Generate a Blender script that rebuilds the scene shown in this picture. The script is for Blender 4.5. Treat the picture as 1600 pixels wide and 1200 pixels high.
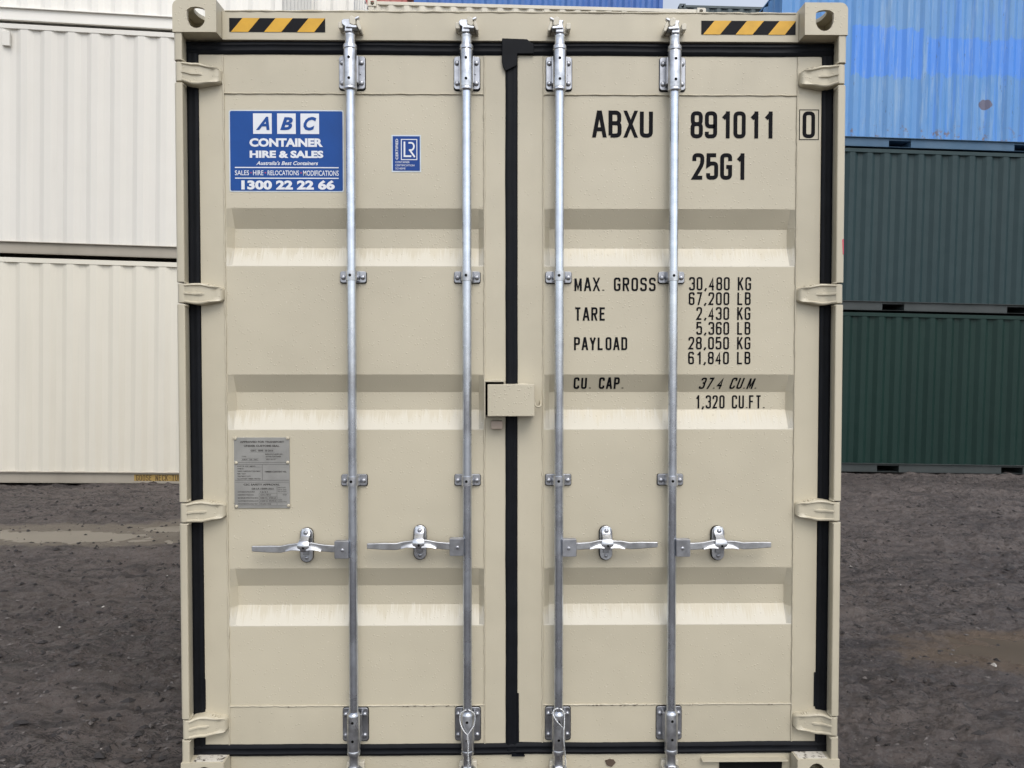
import bpy, bmesh, math, random
import numpy as np
from mathutils import Vector, Matrix
rnd = random.Random(7)
R = math.radians
for o in list(bpy.data.objects): bpy.data.objects.remove(o)
S = bpy.context.scene
COL = S.collection

# ------------------------------------------------------------------ camera, sky, sun, exposure
cd = bpy.data.cameras.new('camera'); cam = bpy.data.objects.new('camera', cd); COL.objects.link(cam)
cd.lens = 27.0; cd.sensor_width = 36.0; cd.clip_end = 5000; cd.clip_start = 0.05
cam.location = (-0.030, -2.805, 1.60)
cam.rotation_euler = (R(90 - 1.5), 0, R(-0.63))
S.camera = cam
W = bpy.data.worlds.new('World'); S.world = W; W.use_nodes = True
wn = W.node_tree; bgn = wn.nodes['Background']
sky = wn.nodes.new('ShaderNodeTexSky'); sky.sky_type = 'NISHITA'; sky.sun_disc = False
SUN_EL, SUN_AZ = 52, 163          # azimuth clockwise from +Y (the way the camera looks)
sky.sun_elevation = R(SUN_EL); sky.sun_rotation = R(SUN_AZ)
sky.air_density = 1.0; sky.dust_density = 2.0; sky.ozone_density = 1.0
hs = wn.nodes.new('ShaderNodeHueSaturation'); hs.inputs['Saturation'].default_value = 0.40
# overcast cloud deck: a soft cloud pattern greys and evens out the sky
wtc = wn.nodes.new('ShaderNodeTexCoord'); wno = wn.nodes.new('ShaderNodeTexNoise')
wno.inputs['Scale'].default_value = 2.2; wno.inputs['Detail'].default_value = 6
wmp = wn.nodes.new('ShaderNodeMapping'); wmp.inputs['Scale'].default_value = (1, 1, 2.5)
wmr = wn.nodes.new('ShaderNodeMapRange'); wmr.inputs['From Min'].default_value = .3; wmr.inputs['From Max'].default_value = .7
wmr.inputs['To Min'].default_value = .82; wmr.inputs['To Max'].default_value = 1.15
wmx = wn.nodes.new('ShaderNodeMix'); wmx.data_type = 'RGBA'; wmx.blend_type = 'MULTIPLY'; wmx.inputs[0].default_value = 1
wn.links.new(wtc.outputs['Generated'], wmp.inputs[0]); wn.links.new(wmp.outputs[0], wno.inputs['Vector'])
wn.links.new(wno.outputs['Fac'], wmr.inputs[0])
wn.links.new(sky.outputs[0], hs.inputs['Color']); wn.links.new(hs.outputs[0], wmx.inputs[6])
wn.links.new(wmr.outputs[0], wmx.inputs[7]); wn.links.new(wmx.outputs[2], bgn.inputs['Color'])
bgn.inputs['Strength'].default_value = 0.15
sl = bpy.data.lights.new('sun', 'SUN'); so = bpy.data.objects.new('sun', sl); COL.objects.link(so)
sl.energy = 0.85; sl.angle = R(40); sl.color = (1.0, 0.955, 0.89)
sd = Vector((math.sin(R(SUN_AZ)) * math.cos(R(SUN_EL)), math.cos(R(SUN_AZ)) * math.cos(R(SUN_EL)), math.sin(R(SUN_EL))))
so.rotation_euler = sd.to_track_quat('Z', 'Y').to_euler(); so.location = (0, 0, 12)
S.view_settings.view_transform = 'Standard'; S.view_settings.look = 'None'
S.view_settings.gamma = 1; S.view_settings.use_curve_mapping = False
S.view_settings.exposure = 0.62

# ------------------------------------------------------------------ materials
def lin(r, g, b):
    f = lambda c: (c/255/12.92) if c/255 <= .04045 else ((c/255+.055)/1.055)**2.4
    return (f(r), f(g), f(b), 1)
class NT:
    def __init__(s, name):
        s.m = bpy.data.materials.new(name); s.m.use_nodes = True; s.t = s.m.node_tree
        s.b = s.t.nodes['Principled BSDF']; s.tc = None
    def n(s, typ, **kw):
        x = s.t.nodes.new('ShaderNode' + typ)
        for k, v in kw.items(): setattr(x, k, v)
        return x
    def link(s, a, b): s.t.links.new(a, b)
    def coord(s, scale=(1, 1, 1), kind='Object'):
        if not s.tc: s.tc = s.n('TexCoord')
        mp = s.n('Mapping'); mp.inputs['Scale'].default_value = scale; s.link(s.tc.outputs[kind], mp.inputs[0]); return mp.outputs[0]
    def noise(s, scale, detail=4, rough=.55, stretch=(1, 1, 1), dist=0):
        x = s.n('TexNoise'); x.inputs['Scale'].default_value = scale; x.inputs['Detail'].default_value = detail
        x.inputs['Roughness'].default_value = rough; x.inputs['Distortion'].default_value = dist
        s.link(s.coord(stretch), x.inputs['Vector']); return x.outputs['Fac']
    def vor(s, scale, stretch=(1, 1, 1)):
        x = s.n('TexVoronoi'); x.inputs['Scale'].default_value = scale; s.link(s.coord(stretch), x.inputs['Vector']); return x
    def ramp(s, v, a, b, lo=0, hi=1):
        x = s.n('MapRange'); x.interpolation_type = 'SMOOTHSTEP'
        for i, k in enumerate((a, b, lo, hi)): x.inputs[i+1].default_value = k
        s.link(v, x.inputs[0]); return x.outputs[0]
    def math(s, op, a, b=0):
        x = s.n('Math', operation=op)
        for i, k in enumerate((a, b)):
            if hasattr(k, 'is_linked'): s.link(k, x.inputs[i])
            else: x.inputs[i].default_value = k
        return x.outputs[0]
    def mix(s, f, a, b, mode='MIX'):
        x = s.n('Mix', data_type='RGBA', blend_type=mode)
        for i, k in ((0, f), (6, a), (7, b)):
            if hasattr(k, 'is_linked'): s.link(k, x.inputs[i])
            else: x.inputs[i].default_value = k
        return x.outputs[2]
    def xyz(s):
        x = s.n('SeparateXYZ'); s.link(s.coord(), x.inputs[0]); return x.outputs
    def bump(s, h, strength, dist, prev=None):
        x = s.n('Bump'); x.inputs['Strength'].default_value = strength; x.inputs['Distance'].default_value = dist
        s.link(h, x.inputs['Height'])
        if prev: s.link(prev, x.inputs['Normal'])
        return x.outputs[0]
    def fin(s, col, rough, metal=0, bump=None, spec=None):
        def put(k, v):
            if v is None: return
            if hasattr(v, 'is_linked'): s.link(v, s.b.inputs[k])
            else: s.b.inputs[k].default_value = v
        put('Base Color', col); put('Roughness', rough); put('Metallic', metal); put('Normal', bump); put('Specular IOR Level', spec)
        return s.m

def paint(name, c, c2=None, rough=.38, drops=True, streak=0.0, specks=True):
    """glossy container paint: orange peel, faint dents, rain drops, pale and dark colour specks"""
    t = NT(name); c2 = c2 or tuple(x*.86 for x in c[:3]) + (1,)
    big = t.noise(1.3, 5, .6)
    col = t.mix(t.ramp(big, .35, .7), c, c2)
    st = t.noise(9, 3, .5, (1, 1, .12))
    col = t.mix(t.ramp(st, .45, .8, 0, .22 + streak), col, tuple(x*.78 for x in c[:3]) + (1,))
    if specks:
        v = t.vor(55); sp = t.ramp(v.outputs['Distance'], .05, .11, 1, 0)
        sel = t.ramp(v.outputs['Color'], .80, .82)
        spm = t.math('MULTIPLY', sp, sel)
        col = t.mix(t.math('MULTIPLY', spm, .55), col, (min(1, c[0]*1.5), min(1, c[1]*1.5), min(1, c[2]*1.5), 1))
        v2 = t.vor(23); sp2 = t.math('MULTIPLY', t.ramp(v2.outputs['Distance'], .03, .06, 1, 0), t.ramp(v2.outputs['Color'], .86, .88))
        col = t.mix(t.math('MULTIPLY', sp2, .6), col, tuple(x*.35 for x in c[:3]) + (1,))
    b = t.bump(t.noise(240, 2), .07, .002)
    b = t.bump(t.noise(3.2, 2), .35, .012, b)
    if drops:
        vd = t.vor(95); b = t.bump(t.math('MULTIPLY', t.ramp(vd.outputs['Distance'], .1, .34, 1, 0), t.ramp(vd.outputs['Color'], .62, .66)), .45, .0022, b)
    r = t.ramp(t.noise(6, 5), .3, .75, rough - .06, rough + .12)
    return t.fin(col, r, 0, b)

BEIGE = (0.515, 0.468, 0.358, 1)
M = {}
M['beige'] = paint('beige_paint', BEIGE)
def door_paint():
    """beige paint whose up-facing ribs carry pale dusty rain runs"""
    t = NT('beige_door_paint'); c = BEIGE
    x, y, z = t.xyz()
    col = t.mix(t.ramp(t.noise(1.1, 5, .6), .35, .7), c, tuple(k*.90 for k in c[:3]) + (1,))
    fine = t.noise(1, 4, .65, (150, 1, 9)); mid = t.noise(1, 3, .5, (26, 1, 3))
    dust = None
    for zt in RIB_LOW:                  # top (inner) edge and bottom (outer) edge of each up-facing rib
        top, bot = zt
        edge = t.math('ADD', t.math('MULTIPLY', t.math('SUBTRACT', fine, .5), .16), t.math('MULTIPLY', t.math('SUBTRACT', mid, .5), .12))
        h = t.math('ADD', z, edge)
        a = t.ramp(h, bot + .026, top - .002, 1, 0)     # pale at the foot of the rib, broken up into runs above
        lowcut = t.ramp(z, bot - .003, bot + .001, 0, 1)
        hi = t.ramp(z, top + .004, top + .012, 1, 0)
        m = t.math('MULTIPLY', t.math('MULTIPLY', a, lowcut), hi)
        dust = m if dust is None else t.math('MAXIMUM', dust, m)
    col = t.mix(t.math('MULTIPLY', dust, .75), col, (.60, .57, .49, 1))
    v = t.vor(55); spm = t.math('MULTIPLY', t.ramp(v.outputs['Distance'], .05, .11, 1, 0), t.ramp(v.outputs['Color'], .82, .84))
    col = t.mix(t.math('MULTIPLY', spm, .6), col, (.8, .77, .7, 1))
    v2 = t.vor(21); sp2 = t.math('MULTIPLY', t.ramp(v2.outputs['Distance'], .03, .06, 1, 0), t.ramp(v2.outputs['Color'], .85, .87))
    col = t.mix(t.math('MULTIPLY', sp2, .55), col, (.2, .17, .12, 1))
    b = t.bump(t.noise(240, 2), .07, .002)
    b = t.bump(t.noise(2.6, 2), .5, .014, b)
    vd = t.vor(95); b = t.bump(t.math('MULTIPLY', t.ramp(vd.outputs['Distance'], .1, .34, 1, 0), t.ramp(vd.outputs['Color'], .66, .70)), .4, .002, b)
    r = t.math('ADD', t.ramp(t.noise(6, 5), .3, .75, .33, .48), t.math('MULTIPLY', dust, .25))
    return t.fin(col, r, 0, b)

def metal(name, c, rough=.33, var=.35):
    t = NT(name)
    n1 = t.noise(30, 5, .6); n2 = t.noise(6, 3)
    col = t.mix(t.ramp(n1, .35, .7), c, tuple(k*(1-var) for k in c[:3]) + (1,))
    v = t.vor(120); col = t.mix(t.math('MULTIPLY', t.ramp(v.outputs['Distance'], .05, .2, 1, 0), t.ramp(v.outputs['Color'], .88, .90, 0, .3)), col, (.85, .86, .88, 1))
    r = t.ramp(n2, .3, .7, rough - .07, rough + .12)
    b = t.bump(t.noise(60, 3), .06, .0015)
    return t.fin(col, r, .93, b)
M['zinc'] = metal('zinc_plated_steel', (.66, .68, .72, 1), .30)
M['zinc_bar'] = metal('zinc_plated_tube', (.62, .66, .73, 1), .23, .14)
M['zinc_dull'] = metal('dull_zinc_steel', (.42, .43, .46, 1), .38, .25)
def simple(name, c, rough, bs=120, bstr=.1, var=.15, metal=0, spec=None):
    t = NT(name)
    col = t.mix(t.ramp(t.noise(14, 4), .35, .7), c, tuple(k*(1-var) for k in c[:3]) + (1,))
    return t.fin(col, rough, metal, t.bump(t.noise(bs, 2), bstr, .002), spec)
M['rubber'] = simple('black_rubber', (.0055, .0065, .009, 1), .6, 60, .15, .3, 0, .16)
M['ink'] = simple('black_lettering', (.006, .006, .008, 1), .75, spec=.12)
M['hole'] = simple('near_black_fill', (.008, .008, .008, 1), .9, spec=.1)  # near-black stands in for the shade inside holes, slots and the lock gap
M['blue_vinyl'] = simple('blue_vinyl', (.003, .060, .27, 1), .4, 40, .04, .08, 0, .3)
M['blue_vinyl2'] = simple('deep_blue_vinyl', (.002, .045, .24, 1), .4, 40, .04, .08, 0, .3)
M['white_vinyl'] = simple('white_vinyl', (.70, .72, .76, 1), .4, 40, .04, .05)
M['vinyl_edge'] = simple('pale_vinyl_edge', (.58, .64, .68, 1), .4)
M['red_dot'] = simple('red_print', (.45, .05, .12, 1), .45)
M['yellow'] = simple('yellow_tape', (.66, .36, .02, 1), .45)
M['black_tape'] = simple('black_tape', (.008, .008, .010, 1), .6, spec=.15)
M['alu'] = simple('brushed_plate', (.32, .315, .295, 1), .5, 80, .1, .15, .35)
M['plate_ink'] = simple('plate_print', (.055, .05, .045, 1), .6)
M['plate_line'] = simple('plate_line', (.10, .095, .09, 1), .6)
M['cable'] = metal('braided_wire', (.78, .79, .80, 1), .42, .2)
M['block'] = simple('primer_coloured_block', (.36, .29, .235, 1), .5)
M['rust_dirt'] = simple('dried_dirt', (.10, .07, .05, 1), .9)
M['pink'] = simple('pink_paint_mark', (.60, .10, .14, 1), .6)
M['yellow_band'] = simple('ochre_band', (.36, .24, .07, 1), .6)
M['brown_ink'] = simple('brown_lettering', (.06, .035, .012, 1), .6)
def dirty_top(name):
    t = NT(name)
    v = t.noise(60, 6, .7)
    col = t.mix(t.ramp(v, .52, .62), (.60, .57, .50, 1), (.07, .055, .04, 1))
    return t.fin(col, .6, 0, t.bump(v, .4, .004))
M['dirty_top'] = dirty_top('dirt_crusted_paint')

# ------------------------------------------------------------------ mesh helpers
class MB:
    def __init__(s): s.v = []; s.f = []; s.mi = []; s.cur = 0
    def add(s, vs, fs):
        o = len(s.v); s.v += [tuple(v) for v in vs]; s.f += [tuple(i+o for i in f) for f in fs]; s.mi += [s.cur]*len(fs); return s
    def mat(s, i): s.cur = i; return s
    def box(s, x0, x1, y0, y1, z0, z1):
        v = [(x, y, z) for x in (x0, x1) for y in (y0, y1) for z in (z0, z1)]
        return s.add(v, [(0, 1, 3, 2), (4, 6, 7, 5), (0, 4, 5, 1), (2, 3, 7, 6), (0, 2, 6, 4), (1, 5, 7, 3)])
    def tube(s, pts, r, n=16, cap=True, rs=None):
        pts = [Vector(p) for p in pts]; rings = []
        up = None
        for i, p in enumerate(pts):
            d = (pts[min(i+1, len(pts)-1)] - pts[max(i-1, 0)]).normalized()
            if up is None: up = Vector((0, 0, 1)) if abs(d.z) < .9 else Vector((0, -1, 0))
            a = d.cross(up).normalized(); b = a.cross(d).normalized(); up = b
            rr = rs[i] if rs else r
            rings.append([p + (a*math.cos(2*math.pi*k/n) + b*math.sin(2*math.pi*k/n))*rr for k in range(n)])
        vs = [v for rg in rings for v in rg]
        fs = [(i*n+k, i*n+(k+1) % n, (i+1)*n+(k+1) % n, (i+1)*n+k) for i in range(len(pts)-1) for k in range(n)]
        if cap: fs += [tuple(range(n-1, -1, -1)), tuple((len(pts)-1)*n+k for k in range(n))]
        return s.add(vs, fs)
    def lathe_z(s, x, y, prof, n=24):      # prof: (r, z)
        rs = [p[0] for p in prof]
        vs = [(x + r*math.cos(2*math.pi*k/n), y + r*math.sin(2*math.pi*k/n), z) for r, z in prof for k in range(n)]
        fs = [(i*n+k, i*n+(k+1) % n, (i+1)*n+(k+1) % n, (i+1)*n+k) for i in range(len(prof)-1) for k in range(n)]
        fs += [tuple(range(n-1, -1, -1)), tuple((len(prof)-1)*n+k for k in range(n))]
        return s.add(vs, fs)
    def prism(s, out, y0, y1):             # outline in x,z (counter-clockwise from the front), extruded along y
        n = len(out); vs = [(x, y0, z) for x, z in out] + [(x, y1, z) for x, z in out]
        return s.add(vs, [tuple(range(n)), tuple(range(2*n-1, n-1, -1))] + [(i, n+i, n+(i+1) % n, (i+1) % n) for i in range(n)])
    def flat(s, out, y): return s.add([(x, y, z) for x, z in out], [tuple(range(len(out)))])
    def rect(s, x0, x1, z0, z1, y): return s.flat([(x0, z0), (x1, z0), (x1, z1), (x0, z1)], y)
    def bolt(s, x, y, z, r, h):            # domed head facing -y
        n = 12; prof = [(r, 0), (r, .45), (r*.8, .8), (r*.4, 1), (0.0006, 1.02)]
        vs = [(x + q*math.cos(2*math.pi*k/n), y - h*t, z + q*math.sin(2*math.pi*k/n)) for q, t in prof for k in range(n)]
        fs = [(i*n+k, (i+1)*n+k, (i+1)*n+(k+1) % n, i*n+(k+1) % n) for i in range(len(prof)-1) for k in range(n)]
        fs += [tuple((len(prof)-1)*n+k for k in range(n-1, -1, -1))]
        return s.add(vs, fs)
    def build(s, name, mats, parent=None, smooth=False, bevel=0, seg=2, label=None, kind=None):
        me = bpy.data.meshes.new(name); me.from_pydata(s.v, [], s.f)
        if not isinstance(mats, (list, tuple)): mats = [mats]
        for m in mats: me.materials.append(M[m] if isinstance(m, str) else m)
        if len(mats) > 1: me.polygons.foreach_set('material_index', s.mi)
        bm = bmesh.new(); bm.from_mesh(me); bmesh.ops.recalc_face_normals(bm, faces=bm.faces); bm.to_mesh(me); bm.free()
        if smooth:
            me.polygons.foreach_set('use_smooth', [True]*len(me.polygons)); me.set_sharp_from_angle(angle=R(smooth if smooth > 1 else 40))
        o = bpy.data.objects.new(name, me); COL.objects.link(o)
        if parent: o.parent = parent
        if bevel:
            md = o.modifiers.new('bevel', 'BEVEL'); md.width = bevel; md.segments = seg; md.limit_method = 'ANGLE'; md.angle_limit = R(40)
            me.polygons.foreach_set('use_smooth', [True]*len(me.polygons)); me.set_sharp_from_angle(angle=R(60))
            md.harden_normals = True
        if label: o['label'] = label
        if kind: o['kind'] = kind
        return o
def empty(name, label, cat, group=None, loc=(0, 0, 0), rot=(0, 0, 0)):
    o = bpy.data.objects.new(name, None); COL.objects.link(o); o.location = loc; o.rotation_euler = rot
    o.empty_display_size = .2; o['label'] = label; o['category'] = cat
    if group: o['group'] = group
    return o
def rrect(x0, x1, z0, z1, r, n=5):
    pts = []
    for cx, cz, a in ((x1-r, z0+r, -90), (x1-r, z1-r, 0), (x0+r, z1-r, 90), (x0+r, z0+r, 180)):
        for k in range(n+1):
            t = R(a + 90*k/n); pts.append((cx + r*math.cos(t), cz + r*math.sin(t)))
    return pts
def bead(mb, pts, r=.0022, step=.018, seed=0):
    """an uneven weld bead / sealant line along a polyline"""
    q = random.Random(seed); out = []; rs = []
    for a, b in zip(pts[:-1], pts[1:]):
        a = Vector(a); b = Vector(b); n = max(2, int((b-a).length/step))
        for k in range(n):
            out.append(a.lerp(b, k/n) + Vector((q.uniform(-.0009, .0009), 0, q.uniform(-.0009, .0009)))); rs.append(r*q.uniform(.65, 1.3))
    out.append(Vector(pts[-1])); rs.append(r)
    mb.tube(out, r, 6, rs=rs)

# ---- stencil style lettering (own stroke alphabet)
G = {
'0': [([(0,0,1),(1,0,1),(1,1,1),(0,1,1)], True)],
'O': [([(0,0,1),(1,0,1),(1,1,1),(0,1,1)], True)],
'1': [([(.80,-.12),(.80,1.12)], False), ([(.90,1.02),(.28,.77)], False)],
'2': [([(0,.74),(0,1,1),(1,1,1),(1,.62,1),(0,.0),(1,0)], False)],
'3': [([(0,.80),(0,1,1),(1,1,1),(1,.53,1),(.42,.53)], False), ([(.42,.53),(1,.53,1),(1,0,1),(0,0,1),(0,.20)], False)],
'4': [([(.74,-.12),(.74,1),(0,.27),(1.05,.27)], False)],
'5': [([(.98,1),(.04,1),(.0,.56),(.30,.63),(1,.63,1),(1,0,1),(0,0,1),(0,.20)], False)],
'6': [([(1,.80),(1,1,1),(0,1,1),(0,0,1),(1,0,1),(1,.57,1),(.05,.57)], False)],
'9': [([(0,.20),(0,0,1),(1,0,1),(1,1,1),(0,1,1),(0,.43,1),(.95,.43)], False)],
'7': [([(0,1),(1,1),(.30,-.12)], False)],
'8': [([(.02,.53,1),(.98,.53,1),(.98,1,1),(.02,1,1)], True), ([(0,0,1),(1,0,1),(1,.53,1),(0,.53,1)], True)],
'A': [([(-.09,-.12),(.46,1.12)], False), ([(1.09,-.12),(.54,1.12)], False), ([(.18,.27),(.82,.27)], False)],
'B': [([(0,0),(0,1),(.96,1,1),(.96,.54,1),(.02,.54)], False), ([(.02,.54),(1,.54,1),(1,0,1),(0,0)], False)],
'C': [([(1,.74),(1,1,1),(0,1,1),(0,0,1),(1,0,1),(1,.26)], False)],
'D': [([(0,0),(0,1),(1,1,1),(1,0,1)], True)],
'E': [([(1,1),(0,1),(0,0),(1,0)], False), ([(0,.53),(.85,.53)], False)],
'F': [([(1,1),(0,1),(0,-.06)], False), ([(0,.53),(.85,.53)], False)],
'G': [([(1,.74),(1,1,1),(0,1,1),(0,0,1),(1,0,1),(1,.48),(.52,.48)], False)],
'H': [([(0,-.12),(0,1.12)], False), ([(1,-.12),(1,1.12)], False), ([(0,.53),(1,.53)], False)],
'K': [([(0,-.12),(0,1.12)], False), ([(1,1.04),(.05,.38)], False), ([(.36,.58),(1.03,-.04)], False)],
'L': [([(0,1.05),(0,0),(1,0)], False)],
'M': [([(0,-.12),(0,1.0)], False), ([(1.15,-.12),(1.15,1.0)], False), ([(.02,1.0),(.575,.12),(1.13,1.0)], False)],
'N': [([(0,-.12),(0,1.0)], False), ([(1,-.12),(1,1.12)], False), ([(.02,1.0),(.98,.0)], False)],
'P': [([(0,-.12),(0,1),(1,1,1),(1,.46,1),(.02,.46)], False)],
'R': [([(0,-.12),(0,1),(1,1,1),(1,.50,1),(.02,.50)], False), ([(.50,.50),(1.02,-.12)], False)],
'S': [([(1,.78),(1,1,1),(0,1,1),(0,.55,1),(1,.52,1),(1,0,1),(0,0,1),(0,.22)], False)],
'T': [([(-.1,1),(1.1,1)], False), ([(.5,1),(.5,-.12)], False)],
'U': [([(0,1.05),(0,0,1),(1,0,1),(1,1.05)], False)],
'X': [([(-.10,-.12),(1.10,1.12)], False), ([(-.10,1.12),(1.10,-.12)], False)],
'Y': [([(-.05,1.05),(.5,.45)], False), ([(1.05,1.05),(.5,.45),(.5,-.12)], False)],
'.': [([(.5,-.06),(.5,.06)], False)], ',': [([(.85,.16),(.25,-.20)], False)], '-': [([(.1,.5),(.9,.5)], False)], ' ': [],
}
ADV = {'.': .52, ',': .62, ' ': .85, 'M': 1.12}
def rounded(path, closed, rad):
    out = []; n = len(path)
    for i, p in enumerate(path):
        inner = closed or 0 < i < n-1
        if len(p) < 3 or not inner: out.append(Vector((p[0], p[1]))); continue
        c = Vector(p[:2]); a = Vector(path[i-1][:2]) - c; b = Vector(path[(i+1) % n][:2]) - c
        d = min(rad, a.length*.5, b.length*.5); pa = c + a.normalized()*d; pb = c + b.normalized()*d
        for k in range(6):
            t = k/5; out.append(pa*(1-t)**2 + c*2*t*(1-t) + pb*t*t)
    return out
def stroke(mb, pts, w, closed, y):
    n = len(pts); L = []; Rr = []
    for i in range(n):
        if closed: a, b = pts[i] - pts[i-1], pts[(i+1) % n] - pts[i]
        else:
            a = pts[i] - pts[i-1] if i else pts[1] - pts[0]; b = pts[i+1] - pts[i] if i < n-1 else pts[i] - pts[i-1]
        if a.length < 1e-9: a = b
        if b.length < 1e-9: b = a
        a = a.normalized(); b = b.normalized(); na = Vector((-a.y, a.x)); nb = Vector((-b.y, b.x)); m = (na + nb)
        m = m.normalized() if m.length > 1e-6 else na
        k = min(1/max(m.dot(na), .35), 2.2)
        L.append(pts[i] + m*k*w/2); Rr.append(pts[i] - m*k*w/2)
    o = [(p.x, y, p.y) for p in L] + [(p.x, y, p.y) for p in Rr]
    mb.add(o, [(i, n+i, n+(i+1) % n, (i+1) % n) for i in range(n if closed else n-1)])
def letters(mb, txt, x0, x1, z0, z1, wfrac, sw, surf, shear=0, mono=False):
    """writes txt fitted to the box; surf(z) gives the depth of the painted surface"""
    adv = [1 if mono else ADV.get(c, 1) for c in txt]
    tot = sum(adv[:-1]) + wfrac*adv[-1]; pitch = (x1 - x0)/tot; cw = pitch*wfrac; h = z1 - z0; x = x0
    for j, (c, a) in enumerate(zip(txt, adv)):
        w = cw*a if c in '.,' else cw
        for q, (path, closed) in enumerate(G[c]):
            if c in '.,':
                w = cw*.5; P = [Vector((x + sw/2 + (p[0]-.3)*w*.8, z0 + sw/2 + p[1]*h*.6)) for p in path]
            else:
                iw, ih = w - sw, h - sw
                pp = [(sw/2 + p[0]*iw, sw/2 + p[1]*ih) + tuple(p[2:]) for p in path]
                P = [Vector((x, z0)) + p for p in rounded(pp, closed, .42*iw)]
            tmp = MB(); stroke(tmp, P, sw, closed, 0)
            vs = []
            for vx, vy, vz in tmp.v:
                vz = min(max(vz, z0), z1) if c not in ',' else vz
                vs.append((vx + (vz - z0)*shear, surf(vz) - .0009 - .00006*q, vz))
            mb.add(vs, tmp.f)
        x += pitch*a
def font(mb, txt, x0, x1, z0, z1, y, bold=0.0, shear=0.0, rot=False):
    """built-in typeface, fitted to the box"""
    cu = bpy.data.curves.new('t', 'FONT'); cu.body = txt; cu.offset = bold; cu.shear = shear; cu.resolution_u = 3; cu.fill_mode = 'FRONT'
    ob = bpy.data.objects.new('t', cu); COL.objects.link(ob); bpy.context.view_layer.update()
    dg = bpy.context.evaluated_depsgraph_get(); me = bpy.data.meshes.new_from_object(ob.evaluated_get(dg))
    V = [v.co.copy() for v in me.vertices]; F = [tuple(p.vertices) for p in me.polygons]
    bpy.data.objects.remove(ob); bpy.data.curves.remove(cu); bpy.data.meshes.remove(me)
    ax = min(v.x for v in V); bx = max(v.x for v in V); az = min(v.y for v in V); bz = max(v.y for v in V)
    vs = []
    for v in V:
        u, w = (v.x-ax)/(bx-ax), (v.y-az)/(bz-az)
        if rot: vs.append((x0 + (1-w)*(x1-x0), y, z0 + u*(z1-z0)))
        else: vs.append((x0 + u*(x1-x0), y, z0 + w*(z1-z0)))
    mb.add(vs, F)

# ------------------------------------------------------------------ the yard (falls gently to the right)
TILT = 0.0205
YARD = Matrix.Rotation(TILT, 4, 'Y')
GZ = -0.045
PUD = [(-4.10, 4.33, 1.05, .36, 0.03), (-3.00, 4.78, .62, .20, .10), (3.62, 1.72, .98, .30, .02)]
def vnoise(x, y, seed):
    xi = np.floor(x).astype(np.int64); yi = np.floor(y).astype(np.int64); fx = x - xi; fy = y - yi
    def h(a, b):
        n = (a*374761393 + b*668265263 + seed*982451653) & 0x7fffffff
        n = ((n ^ (n >> 13))*1274126177) & 0x7fffffff
        return ((n ^ (n >> 16)) & 0xffff)/65535.0
    fx = fx*fx*(3-2*fx); fy = fy*fy*(3-2*fy)
    return (h(xi, yi)*(1-fx)+h(xi+1, yi)*fx)*(1-fy) + (h(xi, yi+1)*(1-fx)+h(xi+1, yi+1)*fx)*fy - .5
def ground_h(x, y):
    near = np.clip(1 - (np.hypot(x, y-4)-16)/20, 0, 1)
    z = .060*vnoise(x*.7+3, y*.9, 1) + .030*vnoise(x*1.8, y*2.6+9, 2) + .026*vnoise(x*4.6, y*7.5, 3) + .028*vnoise(x*10, y*14, 4) + .032*vnoise(x*19, y*27, 5) + .020*vnoise(x*34, y*43, 15)
    rid = np.abs(vnoise(x*5.5+20, y*10, 6)); z -= .018*np.clip(.10-rid, 0, 1)/.10*np.clip(vnoise(x*.8, y*.8, 12)+.35, 0, 1)*1.6
    # wheel ruts running across and at a slant
    for off, ang, amp in ((7.75, -.16, .050), (7.0, -.17, .045), (5.0, .03, .045), (4.3, .02, .040), (2.9, .10, .030)):
        d = y - off - ang*(x-5); z -= amp*np.exp(-(d/.16)**2)*np.clip((x-1.2), 0, 1) - .5*amp*np.exp(-((np.abs(d)-.28)/.09)**2)*np.clip((x-1.2), 0, 1)
    for off, ang, amp in ((5.6, .03, .030), (3.5, -.05, .030), (2.6, -.02, .02), (1.3, .05, .02)):
        d = y - off - ang*(x+4); z -= amp*np.exp(-(d/.15)**2)*np.clip((-1.2-x), 0, 1) - .4*amp*np.exp(-((np.abs(d)-.27)/.09)**2)*np.clip((-1.2-x), 0, 1)
    for px, py, rx, ry, s in PUD:
        q = ((x-px)/rx)**2 + ((y-py-s*(x-px))/ry)**2; z = z*(1-.80*np.exp(-q*.5)) - .060*np.exp(-q*.75)
    # calm next to where the container stacks stand
    z *= near
    for yy, k in ((7.0, 1), ):
        z += 0
    return z
def axis_pts(fine0, fine1, step, far):
    a = list(np.arange(fine0, fine1+1e-6, step)); lo = []; d = step
    x = fine0
    while x > -far: d *= 1.35; x -= d; lo.append(x)
    x = fine1; hi = []; d = step
    while x < far: d *= 1.35; x += d; hi.append(x)
    return np.array(lo[::-1] + a + hi)
xs = axis_pts(-7.8, 9.4, .030, 1600); ys = axis_pts(-.9, 9.9, .030, 1600)
X, Y = np.meshgrid(xs, ys); Z = ground_h(X, Y) + GZ
Z = Z + X*math.tan(TILT)*np.clip((np.hypot(X, Y)-30)/60, 0, 1)      # the yard's fall levels out farther away
co = np.stack([X, Y, Z], -1).reshape(-1, 3)
ny, nx = X.shape; idx = np.arange(nx*ny).reshape(ny, nx)
quads = np.stack([idx[:-1, :-1], idx[:-1, 1:], idx[1:, 1:], idx[1:, :-1]], -1).reshape(-1, 4)
me = bpy.data.meshes.new('ground'); me.vertices.add(len(co)); me.vertices.foreach_set('co', co.ravel())
me.loops.add(quads.size); me.loops.foreach_set('vertex_index', quads.ravel().astype(np.int32))
me.polygons.add(len(quads)); me.polygons.foreach_set('loop_start', np.arange(0, quads.size, 4, dtype=np.int32))
me.polygons.foreach_set('use_smooth', np.ones(len(quads), bool)); me.update(); me.validate()
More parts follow.
